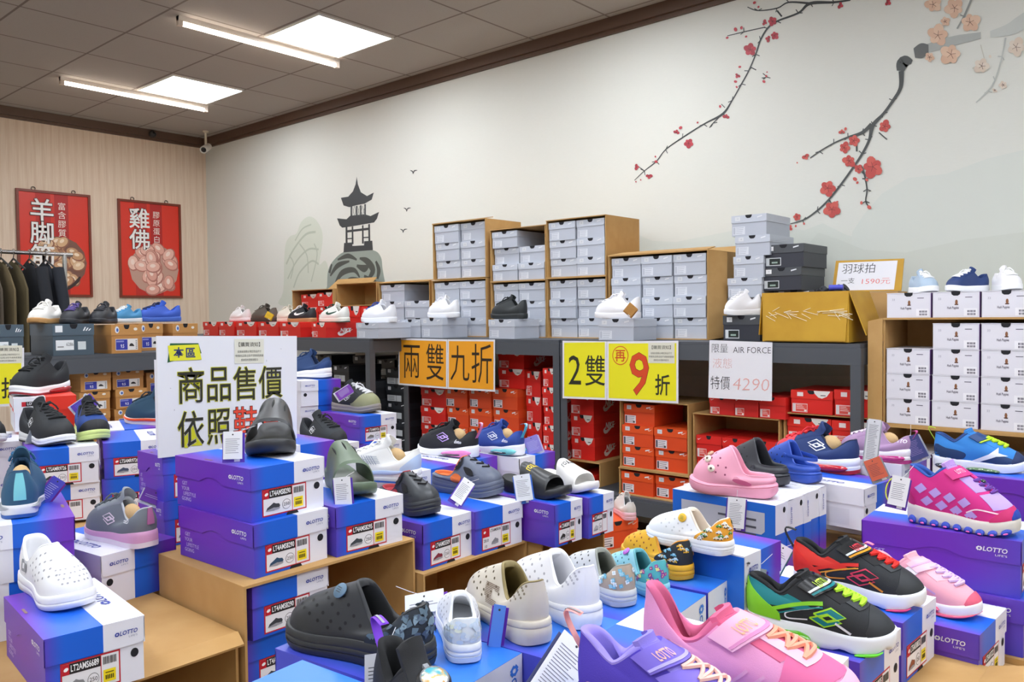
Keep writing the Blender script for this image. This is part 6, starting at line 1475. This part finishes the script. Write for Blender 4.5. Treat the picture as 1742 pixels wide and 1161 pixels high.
# --- shoes on the racks
def low(label, pos, up, sole, lace=None, sw=None, toe=None, out=None, group='shoes on the back rack', **k):
    s = runner(label, pos, sole, up, name='sneaker', rim=k.pop('rim', (.37, .25, .41)), sole=k.pop('sole_h', (.12, .11, .10, .10)), spring=.03, lining_c=k.pop('lin', up), group=group, n=48, nv=9, w=.19, outsole=out, upper_r=.55, **k)
    if toe: s.toecap(toe, .9, .35)
    s.tongue(up, .09); s.laces(lace or up, 4, .5, .95, .45, .014)
    if sw:
        b = MB()
        for sd in (1, -1): s.poly(b, [(.40+p[0]*.5*(1), .245+p[1]*.3) for p in [(-q[0], q[1]) for q in SWOOSH]], sw, sd, .006)
        b.build('side_mark', s.root)
    return s.finish()
def on(px, py, yv, h_, yaw, L_): q = at(px, py, y=yv); return (Vector((q.x, yv, CZ+ZT+h_+.0012)), math.radians(yaw), L_)
def topz(py, yv, px): return at(px, py, y=yv).z-CZ-ZT
yb = 3.57
for px, py, yv, up, sole, lace, sw, out, lab, yaw, L_ in ((424, 548.5, yb, '#e6e4e2', '#eae6e6', None, None, ('#d04a4a', .03), 'white running shoe with a red outsole on the rack, nearest the corner', 178, .27), (470, 548.5, yb, '#5a5148', '#3c362f', None, None, ('#2a2622', .03), 'olive brown shoe with a yellow tag on the rack', 184, .29), (508, 549, yb+.06, '#ddd8c8', '#e6e0d0', None, None, None, 'cream shoe half hidden on the rack', 182, .27),
        (536, 549.5, yb, '#24262a', '#b48a5a', '#f0f0f0', '#f2f2f0', None, 'black shoe with a white side mark and gum sole on the rack', 186, .28), (592, 549.5, yb-.02, '#ecebe4', '#e9e6da', '#1d4a3a', '#1d4a3a', ('#1d4a3a', .02), 'white sneaker with a green side mark and laces on the rack', 182, .29), (672, 550, yb-.02, '#e8e9ee', '#eef0f4', '#3050a0', None, None, 'white low sneaker with blue laces on the rack', 182, .31)):
    low(lab, on(px, py, yv, topz(py, y1_, px-20)+.0005, yaw, L_), up, sole, lace, sw, None, out)
for px, py, up, lab, yaw, L_, b_ in ((780, 543, '#ecedf0', 'white high sneaker on a grey box in front of the tallest cartons', 182, .265, (727, 541.5)), (896, 545.5, '#23282a', 'black sneaker on a grey box in mid rack', 184, .265, (847, 544)), (1090, 544.5, '#ecebee', 'white sneaker with a tan tag on a grey box', 192, .265, (1044, 543)),):
    low(lab, on(px, py, 3.78, topz(b_[1], 3.70, b_[0])+.0005, yaw, L_), up, up, rim=(.43, .30, .48), sole_h=(.13, .12, .115, .115))
q = at(1296, 537, y=3.95); low('white sneaker with a small dark mark at the foot of the grey tower', (Vector((q.x-.02, 3.985, CZ+ZT+topz(537, 3.90, 1260)+.0012)), math.radians(222), .19), '#eae9ec', '#f0f0f2', rim=(.56, .40, .62), sole_h=(.17, .15, .14, .14))
hz_ = zA+.0005+hb-.004+.0012
for px, up, lab, yaw in ((1563, '#a9bccf', 'pale blue canvas shoe on the white boxes', -52), (1640, '#233a6e', 'navy canvas shoe with white laces on the white boxes', -122), (1706, '#eceaec', 'white canvas shoe on the white boxes', -60)):
    q = at(px, 497, y=yw+.06); a = math.radians(yaw); l_ = .205
    low(lab, (Vector((q.x, yw+.12, CZ+hz_))-Vector((math.cos(a), math.sin(a), 0))*l_*.5, a, l_), up, '#eeeeee', '#f4f4f4', rim=(.36, .27, .42), sole_h=(.13, .12, .11, .11), group='canvas shoes on the white boxes')
ZB = CZ+ZS
def ontop(px, py, x, top, yaw, L_): q = at(px, py, x=x); t_ = at(100, top, x=-4.29).z; return (Vector((x, q.y, t_+.0012)), math.radians(yaw), L_)
G3 = 'shoes on the side rack'
low('white shoe with a gum sole on the slate box', ontop(98, 552, -4.58, 551.5, 316, .25), '#e4e0da', '#c4935a', group=G3)
low('black shoe with a purple glint, first on the brown box', ontop(147, 552, -4.56, 553, 316, .24), '#26272c', '#2a2b30', '#5a4a8a', group=G3); low('black shoe lying in front of the other black shoe on the brown box', ontop(192, 553, -4.54, 553, 318, .24), '#202126', '#26272c', '#33343a', group=G3)
low('pale blue shoe with white trim on the brown box', ontop(240, 551, -4.58, 551, 285, .2), '#3f86b4', '#d8e0e6', '#e4e8ea', group=G3); low('bright blue shoe on the farthest brown box', ontop(308, 551, -4.60, 551, 262, .25), '#2850b4', '#3a62c0', '#1a2a5a', group=G3)

# ------------------------------------------------------------------ signs
BB = mat('#e4e4e8', .45)
XB = -2.075
t, b, o, ux, uy, w, h_ = leaning_sheet('notice_board', 'large white notice board with black and red characters and a green corner badge', 'sign', [at(270, 780, x=XB), at(505, 753, x=XB), at(505, 572, x=XB), at(267, 572, x=XB)], .006, BB)
b.build('board', t)
b = MB(); B = lambda px, py: ((lambda q: ((q-at(270, 780, x=XB)).dot(ux), (q-at(270, 780, x=XB)).dot(uy)))(at(px, py, x=XB)))
YE, BK2, RD = '#c9c81e', '#2b2a1c', '#e2462e'
def big(ch, x0, x1, y0, y1, c, edge):
    (ax, ay), (bx, by) = B((x0+x1)/2, y1), B((x0+x1)/2, y0); l_, r_ = B(x0, (y0+y1)/2)[0], B(x1, (y0+y1)/2)[0]; cx, cy = (l_+r_)/2, (ay+by)/2; hh = by-ay
    v, f = text_data(ch, 0); ww = max(p[0] for p in v)-min(p[0] for p in v); vh = max(p[1] for p in v)-min(p[1] for p in v); mid = (max(p[1] for p in v)+min(p[1] for p in v))/2
    sz = hh/vh; sx = (r_-l_)/(ww*sz)
    b.text(ch, sz, cx, cy-mid*sz, o, ux, uy, edge, .0012, .021, sx=sx); b.text(ch, sz, cx, cy-mid*sz, o, ux, uy, c, .0018, .004, sx=sx)
for ch, x0, x1, y0, y1, c, e in (('商', 304, 348, 625, 685, BK2, YE), ('品', 354, 393, 624, 681, BK2, YE), ('售', 400, 438, 622, 678, BK2, YE), ('價', 442, 481, 620, 674, BK2, YE), ('依', 303, 347, 699, 759, BK2, YE), ('照', 353, 392, 695, 753, BK2, YE), ('鞋', 398, 438, 690, 744, RD, '#241818'), ('盒', 441, 480, 686, 740, RD, '#241818')): big(ch, x0, x1, y0, y1, c, e)
b.flat([B(*p) for p in ((287, 617), (292, 584), (340, 583), (345, 600))], o, ux, uy, '#1f5a34', .001); b.flat([B(*p) for p in ((288, 588), (340, 585), (345, 611), (291, 614))], o, ux, uy, '#e2de2a', .0016)
for ch, x0, x1 in (('本', 297, 315), ('區', 317, 335)):
    c0 = B((x0+x1)/2, 599.5); b.text(ch, (B(x1, 600)[0]-B(x0, 600)[0])*1.0, c0[0], c0[1]-.002, o, ux, uy, '#26346a', .0022, .02)
for i in range(14): q = B(280+rnd.random()*215, 580+rnd.random()*160); b.flat(circle(q[0], q[1], .0012+.002*rnd.random(), 6, .001, rnd.random()*3), o, ux, uy, '#b0b0b2', .0008)
b.build('printed_characters', t)
def notice(root, o, ux, uy, x0, x1, y0, y1, off=.001):
    b = MB(); b.rect(x0, x1, y0, y1, o, ux, uy, '#dedccb', off); w, hh = x1-x0, y1-y0
    b.text('【購買須知】', .2*hh, (x0+x1)/2, y0+.76*hh, o, ux, uy, '#45453e', off+.0006, .0, w=w*.72)
    for i, s_ in enumerate(('結帳前請務必確認商品尺寸', '特價商品售出恕不退換貨謝謝', '感謝您的理解與配合')): b.text(s_, .11*hh, (x0+x1)/2, y0+(.48-.17*i)*hh, o, ux, uy, '#6a6a62', off+.0006, .0, w=w*(.8, .94, .58)[i])
    b.build('notice_slip', root)
p0, p1 = B(401, 617), B(451, 574); notice(t, o, ux, uy, p0[0], p1[0], p0[1], p1[1], .001)
def sheet(name, label, px, plane, paint, group='paper signs on the back rack'):
    pts = [at(a, c, **plane) for a, c in px]; t, b, o, ux, uy, w, h_ = leaning_sheet(name, label, 'sign', pts, .0008, PAPER, group); b.build('paper', t); b = MB(); paint(b, o, ux, uy, w, h_, t); b.build('printed_face', t); return t
PY = {'y': 3.672}
OR, YL = mat('#f0a21e', .5), mat('#ece41c', .5)
def face(b, o, ux, uy, w, h_, m, e=.012): b.rect(e, w-e, e, h_-e, o, ux, uy, m, .0008)
def chars(b, o, ux, uy, lst, m, bold=-.006):
    for ch, cx, cy, sz, sx in lst: b.text(ch, sz, cx, cy-.08*sz, o, ux, uy, m, .0016, bold, sx=sx)
def pa(l, m, bold, face_m):
    def f(b, o, ux, uy, w, h_, t):
        face(b, o, ux, uy, w, h_, face_m); chars(b, o, ux, uy, [(c, x*w, y*h_, z*h_, s_) for c, x, y, z, s_ in l], m, bold)
    return f
sheet('paper_sign', 'orange paper sign of two pair discount, first of its two sheets', [(678, 655), (761, 662), (761, 577.5), (678, 575.5)], PY, pa([('兩', .28, .53, .82, .72), ('雙', .76, .53, .82, .70)], '#2c1c10', -.004, OR))
sheet('paper_sign', 'orange paper sign of two pair discount, second of its two sheets', [(761.5, 662), (842, 667), (842, 578), (761.5, 577.5)], PY, pa([('九', .27, .53, .78, .72), ('折', .73, .53, .84, .70)], '#2c1c10', -.004, OR))
sheet('paper_sign', 'yellow paper sign reading two pairs, beside the grey post', [(957, 678), (1032, 681), (1032, 581), (957, 580)], PY, pa([('2', .29, .52, .72, .85), ('雙', .75, .49, .56, .8)], '#26281a', .0, YL))
def ypaint(b, o, ux, uy, w, h_, t):
    face(b, o, ux, uy, w, h_, YL)
    b.flat(circle(.2*w, .76*h_, .16*h_, 26), o, ux, uy, '#d8502a', .0014); b.flat(circle(.2*w, .76*h_, .145*h_, 26), o, ux, uy, YL, .0018); b.text('再', .22*h_, .2*w, .745*h_, o, ux, uy, '#d2481e', .0024, .01)
    b.text('9', .98*h_, .47*w, .42*h_, o, ux, uy, '#7a2a14', .0014, .014, sx=.85); b.text('9', .98*h_, .47*w, .42*h_, o, ux, uy, '#d8481e', .002, .006, sx=.85); b.text('折', .36*h_, .79*w, .26*h_, o, ux, uy, '#26281a', .0016, .012, sx=.8)
    notice(t, o, ux, uy, .595*w, .95*w, .64*h_, .97*h_, .0014)
sheet('paper_sign', 'yellow paper sign with a big red nine and a notice slip', [(1032.5, 681), (1154, 687), (1154, 580), (1032.5, 581)], PY, ypaint)
def wpaint(b, o, ux, uy, w, h_, t):
    b.rect(.01, w-.01, .01, h_-.01, o, ux, uy, PAPER, .0006)
    b.text('限量', .17*h_, .17*w, .85*h_, o, ux, uy, BLK, .0014, -.012, sx=.95); b.text('AIR FORCE', .15*h_, .68*w, .83*h_, o, ux, uy, BLK, .0014, -.012, w=.58*w)
    b.text('液態', .19*h_, .22*w, .59*h_, o, ux, uy, mat('#e6b4ae', .6), .0014, -.014); b.text('特價', .25*h_, .19*w, .25*h_, o, ux, uy, BLK, .0014, -.008, sx=.75); b.text('4290', .3*h_, .68*w, .25*h_, o, ux, uy, mat('#e2a6a0', .6), .0014, -.016, w=.56*w, shear=.1)
sheet('paper_sign', 'handwritten white price sheet with black and faint red writing', [(1205, 677), (1313, 683), (1314, 583), (1207, 579)], PY, wpaint)
def lpaint(b, o, ux, uy, w, h_, t):
    face(b, o, ux, uy, w, h_, YL); b.text('折', .36*h_, .8*w, .27*h_, o, ux, uy, '#26281a', .0016, .012, sx=.8); b.text('9', .8*h_, .45*w, .43*h_, o, ux, uy, '#d8481e', .002, .018, sx=.85); notice(t, o, ux, uy, .55*w, .97*w, .70*h_, .99*h_, .0014)
sheet('paper_sign', 'yellow paper sign with a notice slip, cut by the picture edge', [(-78, 697), (41, 690), (41, 592), (-78, 588)], {'x': -4.262}, lpaint)
# ------------------------------------------------------------------ hang tags
HG = dict(rz=40)
hang_tag(396, 758, {'y': .965}, 'white paper tag leaning beside the black chunky slide', .042, .062, 82, 48, string=(.05, .012))
hang_tag(583, 836, {'y': 1.19}, 'white paper tag hanging in front of the green slide', .04, .066, 84, 46, -4, string=(.03, .01))
hang_tag(787, 836, {'y': 1.60}, 'white paper tag propped against the slate grey clog', .036, .072, 62, 40, 35, string=(.02, .02))
hang_tag(890, 830, {'y': 1.78}, 'white paper tag on the black slide with yellow letters', .048, .075, 78, 40, -8, '#dfe2e8', '#2f6ac8')
hang_tag(722, 1026, {'y': .87}, 'white paper tag lying across the white marbled slip-on', .066, .034, 55, 30, -14, back='#6a2aa8', string=(-.05, .02))
hang_tag(648, 1160, {'y': .665}, 'grey printed tag beside the black shoe with a dial', .045, .07, 60, 30, -12, '#a9a7a8', '#2f6ac8', dark='#2a2a2c', string=(.02, .03))
hang_tag(846, 1066, {'y': .872}, 'blue and purple tag tucked between the marbled and beige slip-ons', .018, .062, 85, 34, 8, '#5a8ad8', '#6a2aa8', dark='#5a8ad8')
hang_tag(955, 1142, {'y': .80}, 'folded white tag lying beside the purple sneaker', .05, .09, 45, 35, 42, '#e6e6ea', '#3a3f6a', string=(.01, .03))
hang_tag(1060, 950, {'y': 1.35}, 'grey lined tag lying behind the pale grey slip-on', .075, .03, 30, 30, -14, '#8e9098', '#c8b070', dark='#4a4a50')
hang_tag(1252, 873, {'y': 2.02}, 'long white paper tag hanging below the pink foam clog', .046, .082, 88, 28, 4, string=(.0, .02), back='#5a35a8')
hang_tag(1273, 1008, {'y': 1.40}, 'grey printed tag with a purple back beside the green sneaker', .05, .095, 84, 26, 10, '#9da3a4', '#5a2fa8', dark='#2c2e30', string=(.03, .03))
hang_tag(1323, 950, {'y': 1.67}, 'white tag behind the black and red sneaker', .038, .062, 75, 24, 28, back='#4a7a78', string=(.02, .02))
hang_tag(1484, 752, {'y': 2.44}, 'long grey white tag hanging on the navy and red shoe', .034, .13, 86, 20, 6, '#cfd0d4', '#b0b4ba', dark='#6a6c72')
hang_tag(1490, 798, {'y': 2.42}, 'colour printed tag with an orange shoe picture', .045, .06, 80, 20, -24, '#c0563a', '#8a8d94', dark='#5a3a3a')
hang_tag(1529, 836, {'y': 1.99}, 'white tag with a yellow ring beside the pink hiking shoe', .038, .068, 84, 18, 10, string=(.02, .03), back='#5a2fa0')
MB().tube([(.021*math.cos(a), 0, .032*math.sin(a)) for a in [i*2*PI/20 for i in range(20)]], .0016, mat('#d2dc3a', .4), 6, True).build('yellow_ring', [o_ for o_ in COL.objects if o_.get('label', '').startswith('white tag with a yellow ring')][0], loc=(-.006, .003, 0))
hang_tag(1556, 762, {'y': 2.62}, 'dark blue printed tag on the bright blue shoe', .05, .072, 84, 16, -26, '#3a3f78', '#b8bcc8', dark='#8a7ab0', string=(.02, .03))
hang_tag(1268, 1152, {'y': .835}, 'white logo tag lying on the pink sneaker', .046, .05, 62, 26, 6, '#f0f0f4', '#b9b9bf', True, string=(.0, .04))
hang_tag(586, 668, {'y': 2.26}, 'purple and white tag on the olive running shoe', .04, .075, 84, 45, 58, '#7a3aa8', '#d8d8e0', dark='#c8c0e0')
hang_tag(144, 690, {'y': 1.22}, 'purple and blue tag on the blue and lime shoe', .05, .08, 84, 60, 55, '#5a3aa8', '#c9c9d2', dark='#3f7ad8')
hang_tag(66, 728, {'y': 1.0}, 'grey tag leaning on the black and white running shoe', .04, .11, 84, 62, 20, '#737a86', '#9aa0a8', dark='#8a919a')
hang_tag(262, 846, {'y': .99}, 'purple tag behind the grey and pink running shoe', .06, .036, 80, 62, 26, '#6a2f9c', '#cfcfd6', dark='#b9a8d8')
hang_tag(80, 842, {'y': .7}, 'purple tag dangling beside the teal running shoe', .03, .085, 84, 60, 38, '#4a49b8', '#8a2f9c', dark='#b8b8d8')
hang_tag(907, 757, {'y': 2.17}, 'lilac tag behind the blue knit shoe', .05, .06, 84, 40, -20, '#8d83cf', '#c9c6e2', dark='#b8b2e0')
hang_tag(1073, 527, {'y': 3.66}, 'tan diamond tag on the white sneaker on the rack', .055, .055, 88, 12, 40, '#b5823f', '#a87838', dark='#a97839')
hang_tag(458, 537, {'y': 3.42}, 'yellow tag on the olive brown shoe on the rack', .055, .045, 86, 34, 30, '#e6b81e', '#c99c18', dark='#b9941a')
